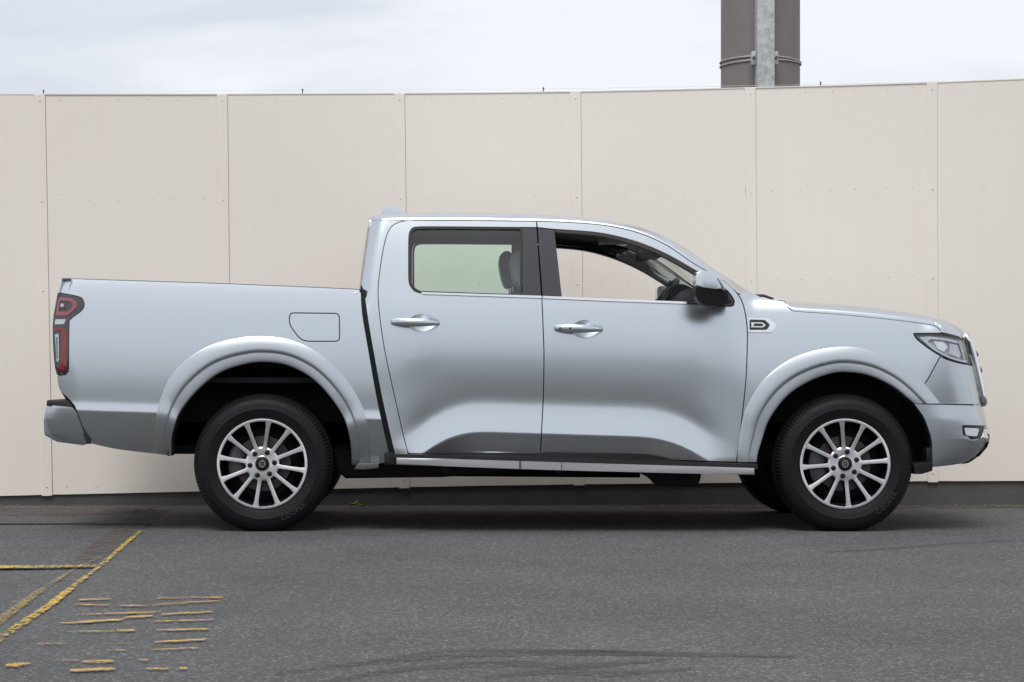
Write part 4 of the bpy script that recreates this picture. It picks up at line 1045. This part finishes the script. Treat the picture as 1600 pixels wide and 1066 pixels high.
# ------------------------------------------------------------------ door mirrors
def mirror_obj(far):
    cap = spl([(1088.5, 447), (1088, 436), (1089.5, 426.5), (1096, 423.4), (1106, 423.6), (1118, 428), (1127, 435), (1131, 444), (1132.5, 452)], 4) + [(1118, 451.5), (1100, 449.2)]
    low = spl([(1087.8, 447.8), (1100, 449.2), (1118, 451), (1132.5, 452.2), (1136.5, 457.5), (1139, 466), (1136, 472), (1128, 476.8), (1112, 478.4), (1099, 475.5), (1090, 467), (1087, 457), (1087.8, 447.8)], 4)
    stalk = [(1112, 462), (1136, 457), (1142, 466), (1143, 474), (1120, 477)]
    def pr(nm, ol, a, b, m_, bev, par, seg=5):
        bm = bmesh.new(); ol = dedupe(ol, .2)
        fr = [bm.verts.new(P(u, v, a) + Vector((0, (.0008 * (450 - v) if m_ is PAINT else .0011 * (v - 448) if nm == 'mirror_housing' else 0), 0))) for u, v in ol]; bk = [bm.verts.new(Vector((p.co.x, b, p.co.z))) for p in fr]
        f0 = bm.faces.new(fr); f1 = bm.faces.new(bk[::-1])
        for i in range(len(fr)): bm.faces.new((fr[i], bk[i], bk[(i + 1) % len(fr)], fr[(i + 1) % len(fr)]))
        bmesh.ops.bevel(bm, geom=list(f0.edges), offset=bev, offset_type='OFFSET', segments=seg, profile=.5, affect='EDGES', clamp_overlap=True)
        bmesh.ops.triangulate(bm, faces=[f for f in bm.faces if len(f.verts) > 4])
        if far:
            for v in bm.verts: v.co.y = 2 * YC - v.co.y
        return bm_obj(nm, bm, m_, par, angle=60)
    c = pr('door_mirror', cap, -.20, -.045, PAINT, .030, truck)
    pr('mirror_housing', low, -.195, -.050, BLACKTRIM, .026, c)
    pr('mirror_stalk', stalk, -.06, .06, BLACKTRIM, .006, c, 2)
    pr('indicator_lens', [(1121, 434), (1127, 437.5), (1131.2, 446), (1132.8, 455), (1128.5, 453), (1126, 445)], -.204, -.18, CLEARLENS, .003, c, 2)
    s = -1 if not far else 1
    # mirror glass on the rear face
    pts = [P(1087.4, v, -.13) for v in (434, 462)]
    x = pts[0].x - .0015; y0, y1 = (-.165, -.075) if not far else (2 * YC + .075, 2 * YC + .165)
    bm = bmesh.new(); q = [(x, y0, pts[0].z), (x, y1, pts[0].z), (x, y1, pts[1].z), (x, y0, pts[1].z)]
    bm.faces.new([bm.verts.new(p) for p in q]); bm_obj('mirror_glass', bm, CHROME, c)
mirror_obj(0); mirror_obj(1)

# ------------------------------------------------------------------ cabin
def cbox(nm, u0, v0, u1, v1, g0, g1, m_, bev=.02, par=truck, rot=None):
    lo_ = P(u0, v1, g0); hi_ = P(u1, v0, g0)
    return box(nm, (lo_.x, g0, lo_.z), (hi_.x, g1, hi_.z), m_, par, bev, 3, rot)
prism('dashboard', spl([(1062, 560), (1050, 480), (1056, 466), (1066, 455), (1085, 450), (1130, 452), (1165, 462)], 4) + [(1170, 560)], .16, 2 * YC - .16, INT_DARK, truck, bev=.01)
prism('instrument_binnacle', spl([(1040, 470), (1046, 452), (1058, 444), (1076, 447), (1090, 458)], 4) + [(1090, 480), (1045, 480)], .32, .68, INT_DARK, truck, bev=.01)
# steering wheel
c = P(1027, 479, .50); ax = Vector((.56, 0, -.62)).normalized()       # direction from rim centre towards its top is up and forward
up = Vector((.60, 0, .80)); sidev = Vector((0, 1, 0))
ring = [c + (up * math.cos(2 * math.pi * k / 36) + sidev * math.sin(2 * math.pi * k / 36)) * .185 for k in range(36)]
sw = bm_obj('steering_wheel', tube_bm(ring, .0175, 10, closed=True), INT_DARK, truck, angle=80)
bm_obj('wheel_spoke', tube_bm([c - sidev * .18, c + Vector((.03, 0, -.02)), c + sidev * .18], .022, 8), INT_DARK, sw)
bm_obj('steering_column', tube_bm([c, c + Vector((.3, 0, -.22))], .035, 10), INT_DARK, sw)
# seats
def seat(uc, g0, g1, hr=True, mm=SEAT):
    s = prism('seat', spl([(uc - 62, 470), (uc - 50, 458), (uc - 34, 466), (uc - 14, 560), (uc - 4, 600), (uc + 110, 590), (uc + 128, 612), (uc + 110, 640), (uc - 36, 640), (uc - 50, 560), (uc - 62, 470)], 4), g0, g1, mm, truck, bev=.05, seg=4)
    gm = (g0 + g1) / 2
    prism('headrest', spl([(uc - 66, 398), (uc - 58, 392), (uc - 48, 396), (uc - 42, 416), (uc - 43, 440), (uc - 48, 449), (uc - 58, 448), (uc - 64, 434), (uc - 68, 412), (uc - 66, 398)], 3), gm - .13, gm + .13, mm, s, bev=.035, seg=4)
    for y in (gm - .06, gm + .06): bm_obj('headrest_post', tube_bm([P(uc - 52, 446, y), P(uc - 52, 475, y)], .007, 8), CHROME, s)
    return s
seat(866, .24, .74); seat(848, 2 * YC - .74, 2 * YC - .24)
prism('rear_seat', spl([(590, 486), (606, 474), (616, 486), (640, 600), (760, 598), (770, 620), (750, 640), (600, 640), (590, 486)], 4), .2, 2 * YC - .2, SEAT, truck, bev=.04)
# rear view mirror, visor, console
prism('rear_view_mirror', rnd([(994.5, 396), (1000, 390.5), (1018, 388.6), (1027, 391.5), (1026.5, 400.5), (1016, 405), (1000, 407), (995, 404)], 4, 3), .84, 1.06, INT_DARK, truck, bev=.015)
cbox('overhead_console', 940, 362, 986, 378, .80, 1.10, INT_GREY, .01)
for y in (1.20,): prism('sun_visor', [(985, 376), (1035, 398), (1033, 402), (983, 380)], y, y + .40, INT_GREY, truck, bev=.004)
gh = spl([(1000, 404), (1004, 416), (1016, 426), (1030, 432)], 4)
# inner trim of the far windscreen pillar
for far in (1,):
    pts = spl([(1000, 372), (1043, 391), (1082, 416), (1114, 436), (1150, 462)], 4); vs_ = []
    for (u, v) in pts:
        U_, V_, g_ = ray(np.array([u]), np.array([v]), g_cab); w_ = W3(U_, V_, g_)[0]
        vs_ += [(w_[0] + .01, w_[1] + .04, w_[2] + .02), (w_[0] - .02, w_[1] + .065, w_[2] - .035), (w_[0] + .02, w_[1] + .14, w_[2] - .01), (w_[0] + .06, w_[1] + .11, w_[2] + .012)]
    fs = []
    for i in range(len(pts) - 1):
        for k in range(4): fs.append((i * 4 + k, i * 4 + (k + 1) % 4, i * 4 + 4 + (k + 1) % 4, i * 4 + 4 + k))
    if far: vs_ = mirror_pts(vs_)
    bm = bmesh.new(); bv = [bm.verts.new(v) for v in vs_]
    for f in fs: bm.faces.new([bv[i] for i in f])
    bm_obj('pillar_trim', bm, INT_GREY, truck, angle=60)
# grab handle on the far pillar
a, b, d = P(1008, 408, 1.62), P(1022, 428, 1.62), P(1042, 440, 1.62)
bm_obj('grab_handle', tube_bm([a + Vector((.02, .03, .0)), a, b, d, d + Vector((.02, .03, .01))], .016, 8), INT_GREY, truck)

# ------------------------------------------------------------------ ground
g_ = mesh_obj('ground', [(-300, -300, 0), (300, -300, 0), (300, 300, 0), (-300, 300, 0)], [(0, 1, 2, 3)], ASPHALT); tag(g_, kind='structure')
def sheet(name, outline_px, m_, z, label=None, ring=0.0):
    """flat coat on the asphalt; attribute 'edge' is 1 inside and falls to 0 at the rim"""
    poly = dedupe(outline_px, .4)
    c = np.mean([[p[0], p[1]] for p in poly], 0)
    ins = inset(poly, ring) if ring else None
    vs_ = [tuple(GP(u, v, z)) for u, v in poly]
    if ins is None: fs = [list(range(len(poly)))]; ed = [1.0] * len(poly)
    else:
        L = len(poly); vs_ += [tuple(GP(u, v, z)) for u, v in ins]; ed = [0.0] * L + [1.0] * L
        fs = [(i, (i + 1) % L, L + (i + 1) % L, L + i) for i in range(L)] + [[L + i for i in range(L)]]
    o = mesh_obj(name, vs_, fs, m_, smooth=False)
    at = o.data.attributes.new('edge', 'FLOAT', 'POINT'); at.data.foreach_set('value', ed)
    return tag(o, kind='structure')
def ribbon(pts, w):            # horizontal-width ribbon round a polyline (photo pixels), w = half height per point
    up_ = [(u, v - h) for (u, v), h in zip(pts, w)]; dn = [(u, v + h) for (u, v), h in zip(pts, w)]
    return up_ + dn[::-1]
def slanted(pts, w):           # half width in u
    return [(u - h, v) for (u, v), h in zip(pts, w)] + [(u + h, v) for (u, v), h in zip(pts, w)][::-1]
sheet('parking_line', slanted([(222, 826.5), (187, 857), (158, 883), (130, 903.5), (79, 944), (14, 987), (-60, 1038)], [7, 9, 9.5, 10, 13, 15, 17]), YELLOW, .008, ring=4)
sheet('parking_line', slanted([(158, 868), (110, 892), (62, 923), (20, 954), (-40, 998)], [9, 10, 13, 15, 18]), YELLOW_F, .008, ring=4)
sheet('parking_line', ribbon([(-200, 887), (0, 885.6), (78, 885), (150, 883.5)], [2.2, 2.2, 2.0, 1.6]), YELLOW, .012)
sheet('dirt_patch', slanted([(240, 796), (205, 822), (160, 855), (120, 886)], [28, 26, 24, 18]), DIRT, .004)
sheet('dirt_patch', [(-300, 789.8), (60, 791.5), (250, 791), (246, 800), (100, 806), (-300, 806)], DIRT, .004)
sheet('patch_seam', ribbon([(-200, 818.5), (60, 818), (130, 817.6), (238, 818.5)], [.7, .7, .6, .5]), SEAM, .0055)
sheet('patch_seam', ribbon([(-100, 888.6), (60, 888), (150, 886)], [.8, .8, .6]), SEAM, .0055)
J = lambda x, y: (x / 2.9125, 700 + y / 2.9125)
strk = [(355, 690, 515, 685, 14, 0), (330, 710, 510, 715, 7, 1), (695, 682, 1035, 678, 19, 0), (535, 717, 740, 714, 10, 0), (650, 716, 1025, 691, 17, 0), (330, 757, 735, 745, 7, 1), (720, 757, 980, 743, 11, 0), (250, 798, 580, 778, 13, 0), (560, 771, 700, 762, 13, 0), (690, 788, 990, 780, 7, 1), (285, 835, 530, 832, 7, 1), (525, 830, 615, 828, 15, 0), (700, 828, 965, 822, 9, 1), (150, 890, 300, 888, 11, 1), (690, 883, 950, 868, 12, 0), (510, 888, 580, 886, 7, 1), (485, 918, 585, 920, 10, 0), (670, 917, 915, 908, 9, 0), (240, 965, 380, 963, 9, 0), (370, 970, 525, 968, 27, 0), (20, 988, 145, 978, 21, 0), (310, 1012, 535, 1002, 18, 0), (615, 960, 680, 965, 15, 1), (660, 1003, 775, 1003, 12, 1), (815, 1003, 855, 1000, 14, 0)]
for fade, m_ in ((0, ORANGE), (1, ORANGE_F)):
    vs_ = []; fs = []; ed = []
    for (xa, ya_, xb, yb_, th, fd_) in strk:
        if fd_ != fade: continue
        n = 14; A = []; B = []; Cc = []
        for k in range(n + 1):
            t = k / n; x = xa + (xb - xa) * t; y = ya_ + (yb_ - ya_) * t; hh_ = th / 2 * (math.sin(math.pi * (0.04 + .92 * t)) ** .4) * random.uniform(.8, 1.1)
            j_ = random.uniform(-.06, .06) * th
            A.append(J(x, y - 1.8 * hh_ + j_)); B.append(J(x, y + 1.8 * hh_ + j_)); Cc.append(J(x, y + j_))
        b = len(vs_); vs_ += [tuple(GP(*p, .008)) for p in A] + [tuple(GP(*p, .008)) for p in Cc] + [tuple(GP(*p, .008)) for p in B]; ed += [0] * (n + 1) + [0.25] + [1] * (n - 1) + [0.25] + [0] * (n + 1)
        fs += [(b + q + n + 1 + k, b + q + n + 2 + k, b + q + k + 1, b + q + k) for k in range(n) for q in (0, n + 1)]
    o = mesh_obj('worn_road_marking', vs_, fs, m_, smooth=False); at = o.data.attributes.new('edge', 'FLOAT', 'POINT'); at.data.foreach_set('value', ed); tag(o, kind='structure')
# skid marks
for pts, w in (([(430, 1052), (600, 1032), (760, 1022), (900, 1019), (1060, 1021), (1240, 1025)], [3, 4, 4, 4, 3.5, 2]), ([(500, 1066), (640, 1044), (800, 1036), (900, 1040), (1040, 1030)], [3, 4, 5, 5, 2]), ([(560, 1036), (700, 1016), (900, 1016), (1020, 1019)], [1.5, 2, 2.5, 1.5]),
               ([(760, 1058), (860, 1048), (960, 1052), (1080, 1044)], [3, 5, 5, 2]), ([(1290, 862), (1400, 856), (1500, 848), (1600, 843), (1700, 836)], [1, 1.6, 1.6, 1.2, 1])):
    p2 = spl(pts, 6); w2 = np.interp([q[0] for q in p2], [q[0] for q in pts], w)
    sheet('skid_mark', ribbon(p2, w2), SKID, .004)

# ------------------------------------------------------------------ wall
DW = F * H / (790.0 - Y0); YW = DW - D0; MW = DW / F
def WP(u, v, dy=0.0): k = MW; return ((u - X0) * k, YW + dy, H - (v - Y0) * k)
top_tab = [(-700, 160), (-100, 149), (0, 148.3), (200, 148.4), (356, 148.3), (500, 147.8), (632, 147), (760, 146), (907, 144.2), (1040, 141.5), (1180, 138), (1320, 134.4), (1464, 130), (1600, 124.5), (1900, 112), (2300, 96)]
bot_tab = [(-700, 790), (-100, 777), (0, 775), (200, 770.5), (356, 767), (500, 764.3), (632, 761.5), (760, 759), (907, 757), (1040, 755.5), (1180, 754.2), (1320, 753), (1464, 752), (1600, 751.5), (1900, 750.5), (2300, 749)]
wall = empty('boundary_wall', (0, YW, 0)); tag(wall, 'long cream painted sheet wall with vertical joint strips on a dark plinth', 'wall')
joints = [(-490, -462), (-214, -196), (70.5, 82), (355.5, 362), (632.3, 640), (907.3, 913.5), (1180.2, 1184.5), (1464.3, 1466), (1754, 1752), (2040, 2036)]
SW = 16.5
def seg_pts(u0, u1, tab, du=20): n = max(2, int(abs(u1 - u0) / du)); return [(u0 + (u1 - u0) * k / n, float(interp(tab, u0 + (u1 - u0) * k / n))) for k in range(n + 1)]
def slab(name, outl, dy0, dy1, m_, par, bev=.002):
    bm = bmesh.new(); fr = [bm.verts.new(WP(u, v, dy0)) for u, v in outl]; bk = [bm.verts.new(WP(u, v, dy1)) for u, v in outl]
    f0 = bm.faces.new(fr); bm.faces.new(bk[::-1]); L = len(fr)
    for i in range(L): bm.faces.new((fr[i], bk[i], bk[(i + 1) % L], fr[(i + 1) % L]))
    if bev: bmesh.ops.bevel(bm, geom=list(f0.edges), offset=bev, segments=2, profile=.5, affect='EDGES', clamp_overlap=True)
    bmesh.ops.triangulate(bm, faces=[f for f in bm.faces if len(f.verts) > 4])
    return bm_obj(name, bm, m_, par, smooth=False)
for i in range(len(joints) - 1):
    (ta, ba), (tb, bb) = joints[i], joints[i + 1]
    outl = seg_pts(ta + 0.35, tb - SW + 1.5, top_tab) + seg_pts(bb - SW + 1.5, ba + 0.35, bot_tab)
    outl[0] = (ta + .35, outl[0][1])
    dy = random.uniform(-.002, .002)
    slab('wall_panel', outl, dy, dy + .03, WALL, wall)
for i, (t_, b_) in enumerate(joints):
    pr = .007 + random.uniform(-.002, .002)
    outl = seg_pts(t_ - SW, t_, top_tab) + seg_pts(b_, b_ - SW, bot_tab)
    outl = [(u, v - .8) if k < len(outl) // 2 else (u, v + 1.6) for k, (u, v) in enumerate(outl)]
    slab('cover_strip', outl, -pr, .03, WALL, wall, .003)
slab('backing_sheet', seg_pts(-490, 2036, top_tab, 60) + seg_pts(2036, -490, bot_tab, 60), .032, .06, WALL, wall, 0)
slab('plinth', [(-500, 735), (2040, 735), (2040, 791.5), (-500, 791.5)], .034 + .03, .12 + .03, PLINTH, wall, 0)
slab('plinth', [(-500, 742), (2040, 742), (2040, 791.5), (-500, 791.5)], .016, .063, PLINTH, wall, .002)
# capping strip along the top edge
slab('top_capping', seg_pts(-490, 2036, [(a, b - 1.6) for a, b in top_tab], 30) + seg_pts(2036, -490, [(a, b - .1) for a, b in top_tab], 30), -.004, .066, WALL, wall, .001)
bm = bmesh.new()
for i in range(len(joints) - 1):
    for (f0, dv) in ((0.0, 7), (.262, 0), (.485, 0), (.98, 0)):
        for k in range(6):
            s = (k + .5) / 6 + random.uniform(-.03, .03)
            if k == 5: s = 1 - (SW + 7) / 276
            ut = joints[i][0] + 6 + (joints[i + 1][0] - joints[i][0] - SW - 6) * s; ub = joints[i][1] + 6 + (joints[i + 1][1] - joints[i][1] - SW - 6) * s
            u = ut + (ub - ut) * f0; v = float(interp(top_tab, u)) * (1 - f0) + float(interp(bot_tab, u)) * f0 + dv + random.uniform(-1.5, 1.5)
            bmesh.ops.create_uvsphere(bm, u_segments=8, v_segments=5, radius=.0042, matrix=Matrix.Translation(WP(u, v, .0005)) @ Matrix.Diagonal((1, .7, 1, 1)))
    for f0 in (0.01, .262, .485, .975):
        u = joints[i][0] + (joints[i][1] - joints[i][0]) * f0 - 8; v = float(interp(top_tab, u)) * (1 - f0) + float(interp(bot_tab, u)) * f0 + 3
        bmesh.ops.create_uvsphere(bm, u_segments=8, v_segments=5, radius=.0065, matrix=Matrix.Translation(WP(u, v, -.0075)) @ Matrix.Diagonal((1, .6, 1, 1)))
tag(bm_obj('screw_heads', bm, SCREW, wall), kind='stuff')
def stain(u0, v0, u1, v1):
    bm = bmesh.new(); bm.faces.new([bm.verts.new(WP(a, b, -.0028)) for a, b in ((u0, v0), (u1, v0), ((u0 + u1) / 2 + .4, v1), ((u0 + u1) / 2 - .2, v1))]); bm_obj('rust_stain', bm, RUST, wall)
stain(1164.3, 296, 1166.4, 314); stain(1165.8, 359, 1167.2, 363); stain(616.2, 151.5, 617.4, 156)
# gutter strip at the wall's foot
def gz(u0, v0, v1, u1): return [(u0, v0), (u1, v0), (u1, v1), (u0, v1)]
gs = mesh_obj('gutter_strip', [(-8, YW - .28, .006), (8, YW - .28, .006), (8, YW + .03, .006), (-8, YW + .03, .006)], [(0, 1, 2, 3)], ASPHALT, smooth=False)
bpy.data.objects.remove(gs)
sheet('gutter_moss', [(1010, 788.5), (1300, 787.2), (1700, 787.0), (2000, 787.6), (2000, 793), (1500, 793.5), (1000, 794)][::-1], MOSS, .0045)
# debris line along the foot
bm = bmesh.new()
for _ in range(420):
    x = random.uniform(-3.4, 4.6); y = YW - abs(random.gauss(0, .035)) - .005; s = random.uniform(.003, .009)
    bmesh.ops.create_icosphere(bm, subdivisions=1, radius=s, matrix=Matrix.Translation((x, y, s * .4)) @ Matrix.Diagonal((random.uniform(.8, 1.8), 1, .6, 1)))
tag(bm_obj('grit', bm, CONC, None), kind='stuff')
for v_ in (0,): pass
tag(SC.objects['grit'], 'loose grit swept against the foot of the plinth', 'grit')

# fallen leaf
lf = empty('fallen_leaf', GP(557, 790.5, .012)); tag(lf, 'yellow green leaf lying at the foot of the plinth behind the rear wheel', 'leaf')
def blade(uc, vc, ln, wd_, ang, curl):
    c = GP(uc, vc, .015); vs_ = []
    for i in range(9):
        t = i / 8; w_ = wd_ * math.sin(math.pi * min(1, t * 1.02)) ** .8
        for s in (-1, 0, 1): vs_.append((c.x + math.cos(ang) * (t - .5) * ln - math.sin(ang) * s * w_, c.y + math.sin(ang) * (t - .5) * ln + math.cos(ang) * s * w_, c.z + curl * (t - .5) ** 2 + abs(s) * .012))
    mesh_obj('leaf_blade', vs_, grid_faces(9, 3), LEAF, lf)
blade(550, 789.5, .085, .022, .2, .10); blade(565, 791.5, .07, .016, -.15, .06)

# ------------------------------------------------------------------ rods and wire on the wall top
rods = [('thin rod on the wall top at the far left, above the first joint strip', 64.5, 138), ('thin rod on the wall top above the truck load bed', 471.5, 136.5), ('thin rod on the wall top above the truck roof, left of the brown column', 850, 134), ('thin rod on the wall top just right of the brown column', 1285.5, 125)]
for lab, u, vt in rods:
    vb = float(interp(top_tab, u)) + 14
    o = bm_obj('wire_rod', tube_bm([WP(u, vb, .08), WP(u, vt, .08)], .0042, 6), PIN, None, loc=WP(u, vb, .08)); tag(o, lab, 'rod', 'thin rods along the wall top')
    a = WP(u, vt + 1.5, .08)
    bm = bmesh.new(); bmesh.ops.create_uvsphere(bm, u_segments=8, v_segments=6, radius=.0065, matrix=Matrix.Translation(a)); bm_obj('insulator', bm, PIN, o)
wp = []
wtab = [(-300, 141), (64.5, 140), (270, 139.6), (471.5, 138.4), (660, 137.6), (850, 136), (1070, 133), (1285.5, 129.5), (1500, 124.5), (1800, 117)]
for u in np.linspace(-300, 1800, 60): wp.append(WP(u, float(interp(wtab, u)) + 0.3, .08))
tag(bm_obj('fence_wire', tube_bm(wp, .0011, 5), WIRE, None), 'single thin wire strung between the rods along the wall top', 'wire')

# ------------------------------------------------------------------ column and galvanised post behind the wall
YP = 4.6
def pole_at(u, v, dy=0): return P(u, v, YP + dy)
cu_ = 1188; rP = 61.3 * (D0 + YP) / F
cx = (cu_ - X0) * (D0 + YP) / F
bm = bmesh.new(); n = 64
for z in (0, 6.5): pass
col = bm_obj('brown_column', tube_bm([(cx, YP, 0), (cx, YP, 2.0), (cx, YP, 4.2), (cx, YP, 6.5)], rP, 64), POLE, None, angle=50, loc=(cx, YP, 0))
tag(col, 'thick round brown column rising behind the wall', 'column')
for zpx in (87.5, 92.0):
    z = P(0, zpx, YP - rP).z
    ring = []
    for k in range(48):
        a = 2 * math.pi * k / 48
        dz = 0.006 * math.sin(a * 1 + 1.2) * (1 if zpx > 90 else -1)
        ring.append((cx + (rP + .005) * math.cos(a), YP + (rP + .005) * math.sin(a), z + dz - .012 * abs(math.cos(a))))
    bm_obj('strap', tube_bm(ring, .0075, 6, closed=True), STRAP, col)
yf = YP - rP - .16
pa, pb = P(1183.5, 0, yf).x, P(1210.5, 0, yf).x
post = box('galvanised_post', (pa, yf, 0), (pb, yf + .15, 6.5), GALV, None, .006)
tag(post, 'mottled galvanised steel post strapped to the front of the brown column', 'post')
for s, u in ((-1, 1175), (1, 1216)):
    z = P(0, 89, yf).z; x = (pa if s < 0 else pb)
    b = box('strap_bracket', (min(x, x + s * .035), yf + .05, z - .05), (max(x, x + s * .035), yf + .13, z + .05), STRAP if False else GALV, post, .004)
    bm_obj('bolt', tube_bm([(x + s * .02, yf + .03, z), (x + s * .02, yf + .06, z)], .012, 6), PIN, post)

# ------------------------------------------------------------------ unseen belt of trees added behind the camera as a dark horizon reflected in the paint
random.seed(11)
vs_ = []; fs = []
base = bmesh.new(); bmesh.ops.create_icosphere(base, subdivisions=1, radius=1); base.verts.index_update()
bv = [v.co.copy() for v in base.verts]; bf = [[v.index for v in f.verts] for f in base.faces]; base.free()
for k in range(900):
    x = random.uniform(-90, 90); hmax = 7.8 + 1.6 * math.sin(x * .21) + 1.1 * math.sin(x * .57 + 1)
    z = hmax * random.uniform(.05, 1) ** .8; r = random.uniform(.5, 1.3)
    c = Vector((x, -62 + random.uniform(-3, 3), z)); b = len(vs_)
    for p in bv: vs_.append(tuple(c + p * r * random.uniform(.6, 1.2)))
    fs += [[b + i for i in f] for f in bf]
LEAVES = mat('tree_leaves', (0.055, 0.068, 0.040), 0.8, var=0.4, vscale=2)
tag(mesh_obj('reflection_tree_belt', vs_, fs, LEAVES, smooth=False), 'unseen belt of trees added behind the camera for the truck paint to reflect', 'trees', kind='stuff')
